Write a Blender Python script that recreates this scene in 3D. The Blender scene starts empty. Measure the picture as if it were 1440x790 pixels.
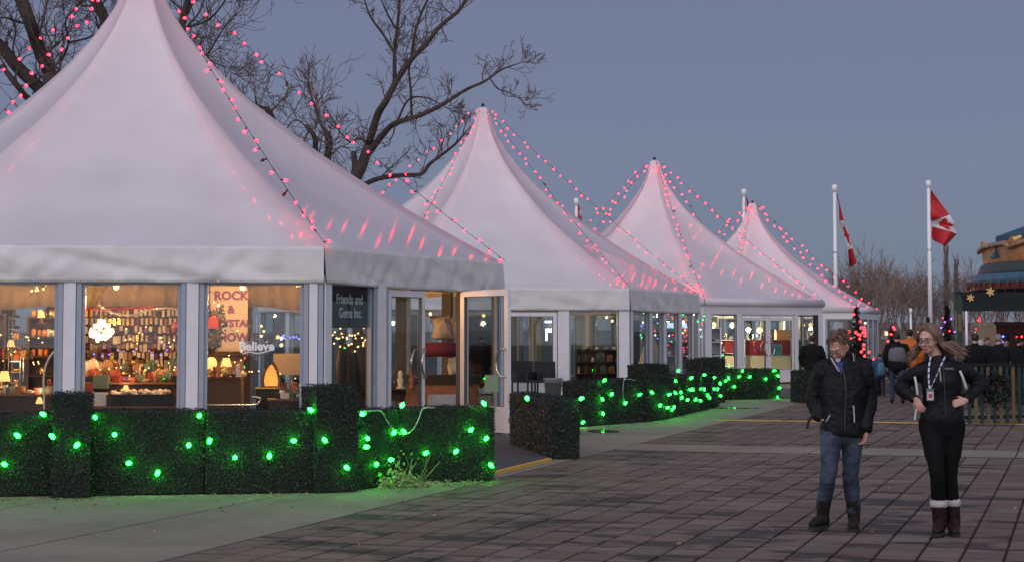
import bpy, bmesh, math, random
from mathutils import Vector, Matrix, noise
R = math.radians
random.seed(7)
S = bpy.context.scene
COL = S.collection

# ------------------------------------------------------------------ camera
F = 2550.0            # focal length in pixels of the 1440 px wide photograph
CH = 1.65             # camera height
PITCH = 3.5
PY = 471 - F * math.tan(R(PITCH))      # principal row
cd = bpy.data.cameras.new('camera'); cam = bpy.data.objects.new('camera', cd); COL.objects.link(cam)
cam.location = (0, 0, CH); cam.rotation_euler = (R(90 + PITCH), 0, 0)
cd.sensor_width = 36; cd.lens = F / 1440 * 36
cd.shift_y = -(395 - PY) / 1440
cd.clip_start = .1; cd.clip_end = 4000
S.camera = cam
S.view_settings.view_transform = 'Standard'; S.view_settings.look = 'None'
S.view_settings.exposure = 0; S.view_settings.gamma = 1
# ------------------------------------------------------------------ sky: dusk, the sun gone down behind the camera
SUN_AZ = R(195)        # azimuth of the sunset, clockwise from +Y
w = bpy.data.worlds.new('World'); S.world = w; w.use_nodes = True
nt = w.node_tree
bg = nt.nodes['Background']; bg.inputs[1].default_value = 1.0
def _n(k, **p):
    o = nt.nodes.new(k)
    for a_, b_ in p.items(): setattr(o, a_, b_)
    return o
_tc = _n('ShaderNodeTexCoord'); _sx = _n('ShaderNodeSeparateXYZ'); nt.links.new(_tc.outputs['Generated'], _sx.inputs[0])
_rp = _n('ShaderNodeValToRGB'); _e = _rp.color_ramp.elements          # twilight blue by height above the horizon
_e[0].position = 0; _e[0].color = (.180, .200, .255, 1); _e[1].position = 1; _e[1].color = (.085, .105, .190, 1)
for _p, _c in ((.03, (.180, .222, .295)), (.09, (.190, .226, .332)), (.20, (.168, .197, .318)), (.5, (.128, .150, .26))):
    _q = _e.new(_p); _q.color = (*_c, 1)
nt.links.new(_sx.outputs['Z'], _rp.inputs[0])
_dt = _n('ShaderNodeVectorMath', operation='DOT_PRODUCT'); _dt.inputs[1].default_value = (math.sin(SUN_AZ)*.97, math.cos(SUN_AZ)*.97, .24)
nt.links.new(_tc.outputs['Generated'], _dt.inputs[0])                 # afterglow in the west, behind the camera
_mr = _n('ShaderNodeMapRange', interpolation_type='SMOOTHERSTEP'); _mr.inputs['From Min'].default_value = -.75; _mr.inputs['From Max'].default_value = 1
nt.links.new(_dt.outputs['Value'], _mr.inputs[0])
_pw = _n('ShaderNodeMath', operation='POWER'); _pw.inputs[1].default_value = 2.0; nt.links.new(_mr.outputs[0], _pw.inputs[0])
_gl = _n('ShaderNodeMixRGB', blend_type='ADD'); _gl.inputs[2].default_value = (1.08, .99, 1.06, 1)
nt.links.new(_pw.outputs[0], _gl.inputs[0]); nt.links.new(_rp.outputs[0], _gl.inputs[1]); nt.links.new(_gl.outputs[0], bg.inputs[0])
sd = bpy.data.lights.new('sun', 'SUN'); so = bpy.data.objects.new('sun', sd); COL.objects.link(so)
sd.energy = .10; sd.angle = R(60); sd.color = (1, .9, .82)     # the afterglow low behind the camera
so.rotation_euler = Vector((-math.sin(SUN_AZ), -math.cos(SUN_AZ), -math.tan(R(14)))).to_track_quat('-Z', 'Y').to_euler()

# ------------------------------------------------------------------ helpers
def ray(x, y):
    v = Vector(((x - 720) / F, 1, (PY - y) / F)); p = R(PITCH)
    return Vector((v.x, v.y * math.cos(p) - v.z * math.sin(p), v.y * math.sin(p) + v.z * math.cos(p)))
def at(x, y, Y):
    r = ray(x, y); return Vector((r.x * Y / r.y, Y, CH + r.z * Y / r.y))
def gp(x, y, z=0):
    r = ray(x, y); k = (z - CH) / r.z; return Vector((r.x * k, r.y * k, z))

def tag(o, label=None, cat=None, group=None, kind=None):
    if label: o['label'] = label
    if cat: o['category'] = cat
    if group: o['group'] = group
    if kind: o['kind'] = kind
    return o
def root(name, loc, label, cat, group=None, rz=0):
    o = bpy.data.objects.new(name, None); COL.objects.link(o); o.location = loc; o.rotation_euler = (0, 0, rz)
    o.empty_display_size = .2
    return tag(o, label, cat, group)
def link(name, me, parent=None, loc=None, rot=None, sc=None):
    o = bpy.data.objects.new(name, me); COL.objects.link(o)
    if parent is not None: o.parent = parent
    if loc is not None: o.location = loc
    if rot is not None: o.rotation_euler = rot
    if sc is not None: o.scale = sc if hasattr(sc, '__len__') else (sc, sc, sc)
    return o
def mesh(name, bm, mats, smooth=False):
    me = bpy.data.meshes.new(name); bm.to_mesh(me); bm.free()
    for m in (mats if isinstance(mats, (list, tuple)) else [mats]): me.materials.append(m)
    if smooth:
        me.polygons.foreach_set('use_smooth', [True] * len(me.polygons))
    return me
def obj(name, bm, mats, parent=None, smooth=False, **k):
    return link(name, mesh(name, bm, mats, smooth), parent, **k)
def B(): return bmesh.new()
def box(bm, x0, x1, y0, y1, z0, z1, M=None, mi=0):
    vs = [bm.verts.new((x, y, z)) for z in (z0, z1) for y in (y0, y1) for x in (x0, x1)]
    if M is not None:
        for v in vs: v.co = M @ v.co
    for f in ((0, 2, 3, 1), (4, 5, 7, 6), (0, 1, 5, 4), (2, 6, 7, 3), (0, 4, 6, 2), (1, 3, 7, 5)):
        bm.faces.new([vs[i] for i in f]).material_index = mi
    return vs
def cbox(bm, c, s, rz=0, mi=0):
    M = Matrix.Translation(c) @ Matrix.Rotation(rz, 4, 'Z')
    return box(bm, -s[0]/2, s[0]/2, -s[1]/2, s[1]/2, -s[2]/2, s[2]/2, M, mi)
def bar(bm, a, b, wd, hd, mi=0, up=Vector((0, 0, 1))):
    a, b = Vector(a), Vector(b); d = (b - a); L = d.length; d.normalize()
    if abs(d.dot(up)) > .99: up = Vector((0, 1, 0))
    s = d.cross(up).normalized(); u = s.cross(d)
    M = Matrix.Translation(a) @ Matrix((d, s, u)).transposed().to_4x4()
    return box(bm, 0, L, -wd/2, wd/2, -hd/2, hd/2, M, mi)
def frame_of(t, side):
    s = side - t * side.dot(t)
    if s.length < 1e-4:
        s = Vector((1, 0, 0)) - t * t.x
        if s.length < 1e-3: s = Vector((0, 1, 0)) - t * t.y
    s.normalize(); return s, t.cross(s).normalized()
def tube(bm, pts, rads, seg=8, side=Vector((1, 0, 0)), caps=True, mi=0, dome=False):
    pts = [Vector(p) for p in pts]; n = len(pts)
    if not isinstance(rads, list): rads = [rads] * n
    rads = [(r if hasattr(r, '__len__') else (r, r)) for r in rads]
    if dome:      # rounded ends
        t0 = (pts[0] - pts[1]).normalized(); t1 = (pts[-1] - pts[-2]).normalized()
        a = min(rads[0]); b = min(rads[-1])
        pts = [pts[0] + t0*a*.9, pts[0] + t0*a*.55] + pts + [pts[-1] + t1*b*.55, pts[-1] + t1*b*.9]
        rads = [(rads[0][0]*.35, rads[0][1]*.35), (rads[0][0]*.8, rads[0][1]*.8)] + rads + [(rads[-1][0]*.8, rads[-1][1]*.8), (rads[-1][0]*.35, rads[-1][1]*.35)]
        n += 4
    rings = []; sd_ = Vector(side)
    for i in range(n):
        t = (pts[min(i+1, n-1)] - pts[max(i-1, 0)])
        t = t.normalized() if t.length > 1e-9 else Vector((0, 0, 1))
        s, u = frame_of(t, sd_)
        if not dome and n > 2: sd_ = s
        rings.append([bm.verts.new(pts[i] + s * math.cos(2*math.pi*k/seg) * rads[i][0] + u * math.sin(2*math.pi*k/seg) * rads[i][1]) for k in range(seg)])
    for a, b in zip(rings, rings[1:]):
        for k in range(seg):
            f = bm.faces.new((a[k], a[(k+1) % seg], b[(k+1) % seg], b[k])); f.material_index = mi
    if caps and seg > 2:
        bm.faces.new(rings[0][::-1]).material_index = mi; bm.faces.new(rings[-1]).material_index = mi
def lathe(bm, prof, seg=16, c=(0, 0, 0), mi=0, caps=True):
    c = Vector(c); rings = []
    for r, z in prof:
        rings.append([bm.verts.new(c + Vector((r*math.cos(2*math.pi*k/seg), r*math.sin(2*math.pi*k/seg), z))) for k in range(seg)])
    for a, b in zip(rings, rings[1:]):
        for k in range(seg): bm.faces.new((a[k], a[(k+1) % seg], b[(k+1) % seg], b[k])).material_index = mi
    if caps:
        bm.faces.new(rings[0][::-1]).material_index = mi; bm.faces.new(rings[-1]).material_index = mi
def ball(bm, c, r, sub=1, mi=0, rot=None):
    r = r if hasattr(r, '__len__') else (r, r, r)
    M = Matrix.Translation(c)
    if rot is not None: M = M @ rot.to_matrix().to_4x4()
    M = M @ Matrix.Diagonal((*r, 1))
    g = bmesh.ops.create_icosphere(bm, subdivisions=sub, radius=1, matrix=M)
    for v in g['verts']:
        for f in v.link_faces: f.material_index = mi
def prism(bm, poly, y0, y1, mi=0):
    """polygon in x,z extruded along y"""
    a = [bm.verts.new((p[0], y0, p[1])) for p in poly]; b = [bm.verts.new((p[0], y1, p[1])) for p in poly]
    bm.faces.new(a).material_index = mi; bm.faces.new(b[::-1]).material_index = mi
    n = len(poly)
    for i in range(n): bm.faces.new((a[i], b[i], b[(i+1) % n], a[(i+1) % n])).material_index = mi
def text_mesh(name, body, size, m, depth=.002, align='CENTER', spacing=1.0, bold=0):
    c = bpy.data.curves.new('t', 'FONT'); c.body = body; c.size = size; c.extrude = depth; c.align_x = align
    c.space_line = spacing; c.offset = bold; c.resolution_u = 3
    o = bpy.data.objects.new('t', c); COL.objects.link(o)
    bpy.context.view_layer.update()
    me = bpy.data.meshes.new_from_object(o.evaluated_get(bpy.context.evaluated_depsgraph_get()))
    me.name = name; bpy.data.objects.remove(o); bpy.data.curves.remove(c)
    me.materials.clear(); me.materials.append(m); return me
def bez(ps, n=12):
    """catmull-rom through points"""
    ps = [Vector(p) for p in ps]; out = []
    q = [ps[0]*2 - ps[1]] + ps + [ps[-1]*2 - ps[-2]]
    for i in range(1, len(q) - 2):
        for k in range(n):
            t = k / n; a, b, c, d = q[i-1], q[i], q[i+1], q[i+2]
            out.append(.5*((2*b) + (c-a)*t + (2*a-5*b+4*c-d)*t*t + (3*b-3*c+d-a)*t**3))
    out.append(ps[-1]); return out

# ------------------------------------------------------------------ materials
def mat(name, c, rough=.6, metal=0, var=0, vs=4, bump=0, bs=40, emit=None, es=1, spec=.5, trans=0, sheen=0, coat=0, c2=None, detail=6):
    m = bpy.data.materials.new(name); m.use_nodes = True; t = m.node_tree; p = t.nodes['Principled BSDF']
    p.inputs['Base Color'].default_value = (*c, 1); p.inputs['Roughness'].default_value = rough
    p.inputs['Metallic'].default_value = metal; p.inputs['Specular IOR Level'].default_value = spec
    if sheen: p.inputs['Sheen Weight'].default_value = sheen
    if coat: p.inputs['Coat Weight'].default_value = coat; p.inputs['Coat Roughness'].default_value = .25
    if emit: p.inputs['Emission Color'].default_value = (*emit, 1); p.inputs['Emission Strength'].default_value = es
    tc = None
    if var or c2 or bump:
        tc = t.nodes.new('ShaderNodeTexCoord')
    if var or c2:
        n = t.nodes.new('ShaderNodeTexNoise'); n.inputs['Scale'].default_value = vs; n.inputs['Detail'].default_value = detail; n.inputs['Roughness'].default_value = .65
        t.links.new(tc.outputs['Object'], n.inputs['Vector'])
        r = t.nodes.new('ShaderNodeValToRGB'); r.color_ramp.elements[0].position = .32; r.color_ramp.elements[1].position = .68
        a = tuple(max(0, x*(1-var)) for x in c); b = c2 if c2 else tuple(min(1, x*(1+var)) for x in c)
        r.color_ramp.elements[0].color = (*a, 1); r.color_ramp.elements[1].color = (*b, 1)
        t.links.new(n.outputs['Fac'], r.inputs[0]); t.links.new(r.outputs[0], p.inputs['Base Color'])
    if bump:
        n = t.nodes.new('ShaderNodeTexNoise'); n.inputs['Scale'].default_value = bs; n.inputs['Detail'].default_value = 5
        t.links.new(tc.outputs['Object'], n.inputs['Vector'])
        bp = t.nodes.new('ShaderNodeBump'); bp.inputs['Strength'].default_value = bump; bp.inputs['Distance'].default_value = .02
        t.links.new(n.outputs['Fac'], bp.inputs['Height']); t.links.new(bp.outputs[0], p.inputs['Normal'])
    return m
def emis(name, c, s):
    m = bpy.data.materials.new(name); m.use_nodes = True; t = m.node_tree; p = t.nodes['Principled BSDF']
    p.inputs['Base Color'].default_value = (*[x*.5 for x in c], 1); p.inputs['Emission Color'].default_value = (*c, 1); p.inputs['Emission Strength'].default_value = s
    return m
def glass_mat(name, tint=(.9, .93, .93), ior=1.5, rough=0.0, refl=1.0):
    m = bpy.data.materials.new(name); m.use_nodes = True; t = m.node_tree; t.nodes.remove(t.nodes['Principled BSDF'])
    o = t.nodes['Material Output']; tr = t.nodes.new('ShaderNodeBsdfTransparent'); tr.inputs[0].default_value = (*tint, 1)
    g = t.nodes.new('ShaderNodeBsdfGlossy'); g.inputs['Roughness'].default_value = rough; g.inputs[0].default_value = (refl, refl, refl, 1)
    gm = t.nodes.new('ShaderNodeNewGeometry'); dt = t.nodes.new('ShaderNodeVectorMath'); dt.operation = 'DOT_PRODUCT'
    t.links.new(gm.outputs['Normal'], dt.inputs[0]); t.links.new(gm.outputs['Incoming'], dt.inputs[1])
    ab = t.nodes.new('ShaderNodeMath'); ab.operation = 'ABSOLUTE'; t.links.new(dt.outputs['Value'], ab.inputs[0])      # the same reflection from both sides of the pane
    om = t.nodes.new('ShaderNodeMath'); om.operation = 'SUBTRACT'; om.inputs[0].default_value = 1; t.links.new(ab.outputs[0], om.inputs[1])
    pw = t.nodes.new('ShaderNodeMath'); pw.operation = 'POWER'; pw.inputs[1].default_value = 5; t.links.new(om.outputs[0], pw.inputs[0])
    fr = t.nodes.new('ShaderNodeMath'); fr.operation = 'MULTIPLY_ADD'; fr.inputs[1].default_value = .95; fr.inputs[2].default_value = .022; t.links.new(pw.outputs[0], fr.inputs[0])
    mx = t.nodes.new('ShaderNodeMixShader')
    t.links.new(fr.outputs[0], mx.inputs[0]); t.links.new(tr.outputs[0], mx.inputs[1]); t.links.new(g.outputs[0], mx.inputs[2]); t.links.new(mx.outputs[0], o.inputs[0])
    return m
def fabric_mat():
    m = bpy.data.materials.new('tent_fabric'); m.use_nodes = True; t = m.node_tree; p = t.nodes['Principled BSDF']; o = t.nodes['Material Output']
    p.inputs['Roughness'].default_value = .5; p.inputs['Coat Weight'].default_value = .7; p.inputs['Coat Roughness'].default_value = .11
    tc = t.nodes.new('ShaderNodeTexCoord')
    n = t.nodes.new('ShaderNodeTexNoise'); n.inputs['Scale'].default_value = .9; n.inputs['Detail'].default_value = 8
    r = t.nodes.new('ShaderNodeValToRGB'); r.color_ramp.elements[0].position = .3; r.color_ramp.elements[1].position = .7
    r.color_ramp.elements[0].color = (.70, .69, .71, 1); r.color_ramp.elements[1].color = (.8, .79, .81, 1)
    t.links.new(tc.outputs['Object'], n.inputs[0]); t.links.new(n.outputs[0], r.inputs[0]); t.links.new(r.outputs[0], p.inputs['Base Color'])
    n2 = t.nodes.new('ShaderNodeTexNoise'); n2.inputs['Scale'].default_value = 1.6; n2.inputs['Detail'].default_value = 4
    mp = t.nodes.new('ShaderNodeMapping'); mp.inputs['Scale'].default_value = (1, 1, .35)
    t.links.new(tc.outputs['Object'], mp.inputs[0]); t.links.new(mp.outputs[0], n2.inputs[0])
    b = t.nodes.new('ShaderNodeBump'); b.inputs['Strength'].default_value = .25; b.inputs['Distance'].default_value = .05
    t.links.new(n2.outputs[0], b.inputs['Height']); t.links.new(b.outputs[0], p.inputs['Normal'])
    tr = t.nodes.new('ShaderNodeBsdfTranslucent'); tr.inputs[0].default_value = (.7, .68, .68, 1)
    mx = t.nodes.new('ShaderNodeMixShader'); mx.inputs[0].default_value = .22
    t.links.new(p.outputs[0], mx.inputs[1]); t.links.new(tr.outputs[0], mx.inputs[2]); t.links.new(mx.outputs[0], o.inputs[0])
    return m
M = {}
M['fabric'] = fabric_mat()
M['valance'] = mat('valance_fabric', (.60, .60, .58), .5, var=.10, vs=2.2, bump=.5, bs=4, detail=10)
M['alu'] = mat('white_aluminium', (.66, .67, .69), .38, var=.06, vs=6)
M['alu_grey'] = mat('grey_aluminium', (.30, .34, .40), .4, var=.06, vs=6)
M['groove'] = mat('dark_groove', (.08, .09, .1), .6)
M['glass'] = glass_mat('window_glass')
M['steel'] = mat('steel', (.5, .5, .5), .25, metal=1)
M['cable'] = mat('black_cable', (.01, .012, .012), .6)
M['socket'] = mat('lamp_socket', (.01, .02, .015), .5)
M['red'] = emis('red_bulb', (1, .005, .018), 26.0); M['red_core'] = emis('red_bulb_core', (1, .04, .07), 9)
M['red_hot'] = emis('red_bulb_far', (1, .006, .02), 32.0)
M['green'] = emis('green_bulb', (.003, 1, .016), 90.0); M['green_core'] = emis('green_bulb_core', (.05, 1, .07), 9)
M['concrete'] = mat('concrete', (.195, .174, .136), .75, var=.24, vs=.8, detail=12, bump=.3, bs=60)
M['dirt'] = mat('joint_sand', (.018, .013, .012), .95, bump=.3, bs=80)
M['asphalt'] = mat('asphalt', (.06, .058, .06), .85, var=.25, vs=.6, bump=.5, bs=90)
M['yellow'] = mat('yellow_paint', (.62, .36, .06), .6, var=.2, vs=9)
M['black'] = mat('matt_black', (.012, .012, .013), .7)
M['lining'] = mat('cream_lining', (.50, .40, .29), .8, var=.1, vs=3)
M['wood'] = mat('brown_wood', (.22, .10, .045), .5, var=.3, vs=8)
M['darkwood'] = mat('dark_wood', (.05, .025, .015), .5, var=.3, vs=8)
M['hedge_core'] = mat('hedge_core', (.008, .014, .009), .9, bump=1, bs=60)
M['bark'] = mat('bark', (.055, .042, .035), .9, var=.35, vs=6, bump=.8, bs=30)
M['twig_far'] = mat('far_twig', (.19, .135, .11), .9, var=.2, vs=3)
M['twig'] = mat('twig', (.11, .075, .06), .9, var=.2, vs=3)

def paver_mat():
    m = bpy.data.materials.new('paver'); m.use_nodes = True; t = m.node_tree; p = t.nodes['Principled BSDF']; p.inputs['Specular IOR Level'].default_value = .18; N = t.nodes.new; L = t.links.new
    g = N('ShaderNodeNewGeometry')
    mp = N('ShaderNodeMapping'); mp.vector_type = 'POINT'; mp.inputs['Rotation'].default_value = (0, 0, PANG); 
    L(g.outputs['Position'], mp.inputs[0])
    sub = N('ShaderNodeVectorMath'); sub.operation = 'SUBTRACT'
    r0 = Matrix.Rotation(PANG, 3, 'Z') @ P0; sub.inputs[1].default_value = (r0.x, r0.y, 0); L(mp.outputs[0], sub.inputs[0])
    dv = N('ShaderNodeVectorMath'); dv.operation = 'DIVIDE'; dv.inputs[1].default_value = (PW, PL, 1); L(sub.outputs[0], dv.inputs[0])
    fl = N('ShaderNodeVectorMath'); fl.operation = 'FLOOR'; L(dv.outputs[0], fl.inputs[0])
    sx = N('ShaderNodeSeparateXYZ'); L(fl.outputs[0], sx.inputs[0]); cx = N('ShaderNodeCombineXYZ'); L(sx.outputs[0], cx.inputs[0]); L(sx.outputs[1], cx.inputs[1])
    wn = N('ShaderNodeTexWhiteNoise'); wn.noise_dimensions = '2D'; L(cx.outputs[0], wn.inputs[0])
    rp = N('ShaderNodeValToRGB'); e = rp.color_ramp.elements; e[0].color = (.136, .100, .082, 1); e[1].color = (.195, .152, .128, 1)
    e2 = rp.color_ramp.elements.new(.5); e2.color = (.165, .125, .105, 1); L(wn.outputs[0], rp.inputs[0])
    # blackened damp patches, stretched along the rows
    mp2 = N('ShaderNodeMapping'); mp2.inputs['Scale'].default_value = (.55, 1.25, 1); L(sub.outputs[0], mp2.inputs[0])
    n = N('ShaderNodeTexNoise'); n.inputs['Scale'].default_value = 1.3; n.inputs['Detail'].default_value = 7; n.inputs['Roughness'].default_value = .7; L(mp2.outputs[0], n.inputs[0])
    nadd = N('ShaderNodeMath'); nadd.operation = 'MULTIPLY_ADD'; nadd.inputs[1].default_value = .11; L(wn.outputs[0], nadd.inputs[0]); L(n.outputs['Fac'], nadd.inputs[2])
    r2 = N('ShaderNodeValToRGB'); r2.color_ramp.elements[0].position = .575; r2.color_ramp.elements[1].position = .635; L(nadd.outputs[0], r2.inputs[0])
    n3 = N('ShaderNodeTexNoise'); n3.inputs['Scale'].default_value = .35; L(sub.outputs[0], n3.inputs[0])
    mul = N('ShaderNodeMath'); mul.operation = 'MULTIPLY'; mul.inputs[1].default_value = .88; L(r2.outputs[0], mul.inputs[0])
    mx = N('ShaderNodeMixRGB'); mx.inputs[2].default_value = (.040, .032, .029, 1); L(mul.outputs[0], mx.inputs[0]); L(rp.outputs[0], mx.inputs[1])
    n4 = N('ShaderNodeTexNoise'); n4.inputs['Scale'].default_value = 45; n4.inputs['Detail'].default_value = 4; L(g.outputs['Position'], n4.inputs[0])
    m4 = N('ShaderNodeMapRange'); m4.inputs['To Min'].default_value = .72; m4.inputs['To Max'].default_value = 1.25; L(n4.outputs['Fac'], m4.inputs[0])
    mx2 = N('ShaderNodeMixRGB'); mx2.blend_type = 'MULTIPLY'; mx2.inputs[0].default_value = 1; L(mx.outputs[0], mx2.inputs[1]); L(m4.outputs[0], mx2.inputs[2])
    fc = N('ShaderNodeVectorMath'); fc.operation = 'FRACTION'; L(dv.outputs[0], fc.inputs[0]); sf = N('ShaderNodeSeparateXYZ'); L(fc.outputs[0], sf.inputs[0])
    last = mx2.outputs[0]
    for ax, wdt in ((1, .085), (0, .06)):         # grime worked into the edges of each paver
        pp = N('ShaderNodeMath'); pp.operation = 'PINGPONG'; pp.inputs[1].default_value = .5; L(sf.outputs[ax], pp.inputs[0])
        mr = N('ShaderNodeMapRange'); mr.inputs['From Min'].default_value = .02; mr.inputs['From Max'].default_value = wdt; mr.inputs['To Min'].default_value = (.80, .50)[ax]; L(pp.outputs[0], mr.inputs[0])
        mm = N('ShaderNodeMixRGB'); mm.blend_type = 'MULTIPLY'; mm.inputs[0].default_value = 1; L(last, mm.inputs[1]); L(mr.outputs[0], mm.inputs[2]); last = mm.outputs[0]
    L(last, p.inputs['Base Color'])
    rr = N('ShaderNodeMapRange'); rr.inputs['To Min'].default_value = .78; rr.inputs['To Max'].default_value = .62; L(mul.outputs[0], rr.inputs[0]); L(rr.outputs[0], p.inputs['Roughness'])
    bp = N('ShaderNodeBump'); bp.inputs['Strength'].default_value = .35; bp.inputs['Distance'].default_value = .01; L(n4.outputs['Fac'], bp.inputs['Height']); L(bp.outputs[0], p.inputs['Normal'])
    return m

# ------------------------------------------------------------------ ground
PANG = R(17.3); PW, PL = .31, .46
P0 = Vector((-1.46, 16.97, 0)); PD = Vector((math.sin(PANG), math.cos(PANG), 0)); PX = Vector((math.cos(PANG), -math.sin(PANG), 0))
def uv(u, v, z=0): return P0 + PX*u + PD*v + Vector((0, 0, z))
M['paver'] = paver_mat()
def sheet(name, pts, m, z, **k):
    bm = B(); bm.faces.new([bm.verts.new((p[0], p[1], z)) for p in pts]); bmesh.ops.recalc_face_normals(bm, faces=bm.faces)
    if bm.faces[:][0].normal.z < 0: bm.faces[:][0].normal_flip()
    return obj(name, bm, m, **k)
tag(sheet('ground', [(-1500, -200), (1500, -200), (1500, 3000), (-1500, 3000)], mat('far_ground', (.07, .065, .06), .9, var=.3, vs=.15), -.05), kind='structure')
plaza = sheet('plaza', [uv(0, -16)[:2], uv(34, -16)[:2], uv(34, 60)[:2], uv(0, 60)[:2]], M['dirt'], -.014); tag(plaza, kind='structure')
def walkslab(name, poly, m=None, z1=0.0):
    bm = B(); a = [bm.verts.new((p[0], p[1], z1)) for p in poly]; b = [bm.verts.new((p[0], p[1], -.06)) for p in poly]
    bm.faces.new(a); n = len(poly)
    for i in range(n): bm.faces.new((a[i], b[i], b[(i+1) % n], a[(i+1) % n]))
    bmesh.ops.recalc_face_normals(bm, faces=bm.faces)
    bm.normal_update()
    if [f for f in bm.faces if len(f.verts) == n][0].normal.z < 0: bmesh.ops.reverse_faces(bm, faces=bm.faces)
    return tag(obj(name, bm, m or M['concrete']), kind='structure')
# concrete walk under and in front of the hedges, in slabs with open joints
j = .012
us = [-14, -7.2, -3.4, -1.45, -.004]; vs_ = [-16, -9.6, -4.2, 1.2, 6.6, 12, 17.4, 22.8, 28.2, 36, 60]
walk = bpy.data.objects.new('concrete_walk', None); COL.objects.link(walk); tag(walk, kind='structure')
for i in range(len(us)-1):
    for k in range(len(vs_)-1):
        o = walkslab('slab', [uv(us[i]+j, vs_[k]+j)[:2], uv(us[i+1]-j, vs_[k]+j)[:2], uv(us[i+1]-j, vs_[k+1]-j)[:2], uv(us[i]+j, vs_[k+1]-j)[:2]])
        o.parent = walk
        if 'kind' in o: del o['kind']
# the pavers
BAND = (9.95, 11.35)
band = bpy.data.objects.new('concrete_band', None); COL.objects.link(band); tag(band, kind='structure')
for k in range(12):
    o = walkslab('slab', [uv(.01+k*2.8, BAND[0]+.012)[:2], uv(.01+k*2.8+2.78, BAND[0]+.012)[:2], uv(.01+k*2.8+2.78, BAND[1]-.012)[:2], uv(.01+k*2.8, BAND[1]-.012)[:2]], z1=.001)
    o.parent = band
    if 'kind' in o: del o['kind']
def paver_bm(bm, Mx, wx=PW, wy=PL):
    g = .0065; c = .006; hx, hy = wx/2 - .010, wy/2 - .010
    a = [bm.verts.new(Mx @ Vector((x, y, -c))) for x, y in ((-hx, -hy), (hx, -hy), (hx, hy), (-hx, hy))]
    b = [bm.verts.new(Mx @ Vector((x, y, 0))) for x, y in ((-hx+c, -hy+c), (hx-c, -hy+c), (hx-c, hy-c), (-hx+c, hy-c))]
    d = [bm.verts.new(Mx @ Vector((x, y, -.03))) for x, y in ((-hx, -hy), (hx, -hy), (hx, hy), (-hx, hy))]
    bm.faces.new(b)
    for i in range(4):
        q = (i+1) % 4; bm.faces.new((a[i], a[q], b[q], b[i])); bm.faces.new((d[i], d[q], a[q], a[i]))
bm = B(); paver_bm(bm, Matrix()); PAV = mesh('paver', bm, M['paver'])
cells = []
rp = random.Random(3)
for iv in range(-30, 80):
    for iu in range(0, 100):
        u, v = (iu+.5)*PW, (iv+.5)*PL
        if BAND[0]-.02 < v+PL/2 and v-PL/2 < BAND[1]+.02: continue
        p = uv(u, v)
        if p.y < 11.5 or p.x < -p.y*.31-1 or p.x > p.y*.31+4.0 or p.y > 62: continue
        vis = p.y > 13.0 and abs(p.x) < p.y*.2824+.1
        cells.append((not vis, p.y, p, iu, iv))
cells.sort(key=lambda c: (c[0], c[1]))
bm = B()
for n, (nv, dist, p, iu, iv) in enumerate(cells):
    Mx = Matrix.Translation(p + Vector((0, 0, rp.uniform(-.003, .002)))) @ Matrix.Rotation(-PANG + rp.uniform(-.008, .008), 4, 'Z') @ Matrix.Rotation(rp.uniform(-.006, .006), 4, 'X') @ Matrix.Rotation(rp.uniform(-.006, .006), 4, 'Y')
    if n < 300:
        o = link('paver', PAV, plaza); o.matrix_world = Mx
    else: paver_bm(bm, Mx)
tag(obj('paver_field', bm, M['paver'], plaza), kind='stuff')
# yellow line across the plaza
bm = B(); a = uv(-.35, 19.35, .004); b = uv(7.4, 19.35, .004); bar(bm, a, b, .16, .012); tag(obj('yellow_line', bm, M['yellow']), kind='structure')
# ------------------------------------------------------------------ pagoda tents
def hexv(c, s, phi): return [Vector((c[0] + s*math.cos(R(phi-120+60*k)), c[1] + s*math.sin(R(phi-120+60*k)), 0)) for k in range(6)]
# vertex order: 0 left-front, 1 front corner, 2 right, 3, 4, 5 left;  face k runs from vertex k to k+1
def roof_mesh(c, vs, apex, eave, rtop=.2, pw=1.65, seed=1):
    bm = B(); nu, nw = 30, 10; rings = []
    us_ = [0.0] + [(i/nu)**1.25 for i in range(1, nu+1)]
    for u in us_:
        z = apex - (apex-eave)*u - (0 if u else 0); ring = []
        for k in range(6):
            a, b = vs[k]-Vector(c), vs[(k+1) % 6]-Vector(c)
            for i in range(nw):
                t = i/nw; p = a.lerp(b, t); r = p.length; s = a.length; f = (rtop + (s-rtop)*u**pw)/s
                bow = 1 - .10*4*t*(1-t)*math.sin(math.pi*min(1, u))**1
                q = p*f*bow; wob = noise.noise(Vector((q.x*.9+seed*9, q.y*.9, z*.9)))*.035*math.sin(math.pi*min(1, u*1.0))
                ring.append(bm.verts.new((q.x, q.y, z + wob)))
        rings.append(ring)
    n = len(rings[0])
    for a, b in zip(rings, rings[1:]):
        for k in range(n): bm.faces.new((a[k], b[k], b[(k+1) % n], a[(k+1) % n]))
    top = bm.verts.new((0, 0, apex + .1))
    mid = [bm.verts.new((v.co.x*.7, v.co.y*.7, apex+.06)) for v in rings[0]]
    for k in range(n):
        bm.faces.new((rings[0][k], rings[0][(k+1) % n], mid[(k+1) % n], mid[k])); bm.faces.new((mid[k], mid[(k+1) % n], top))
    bmesh.ops.recalc_face_normals(bm, faces=bm.faces)
    return bm
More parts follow.
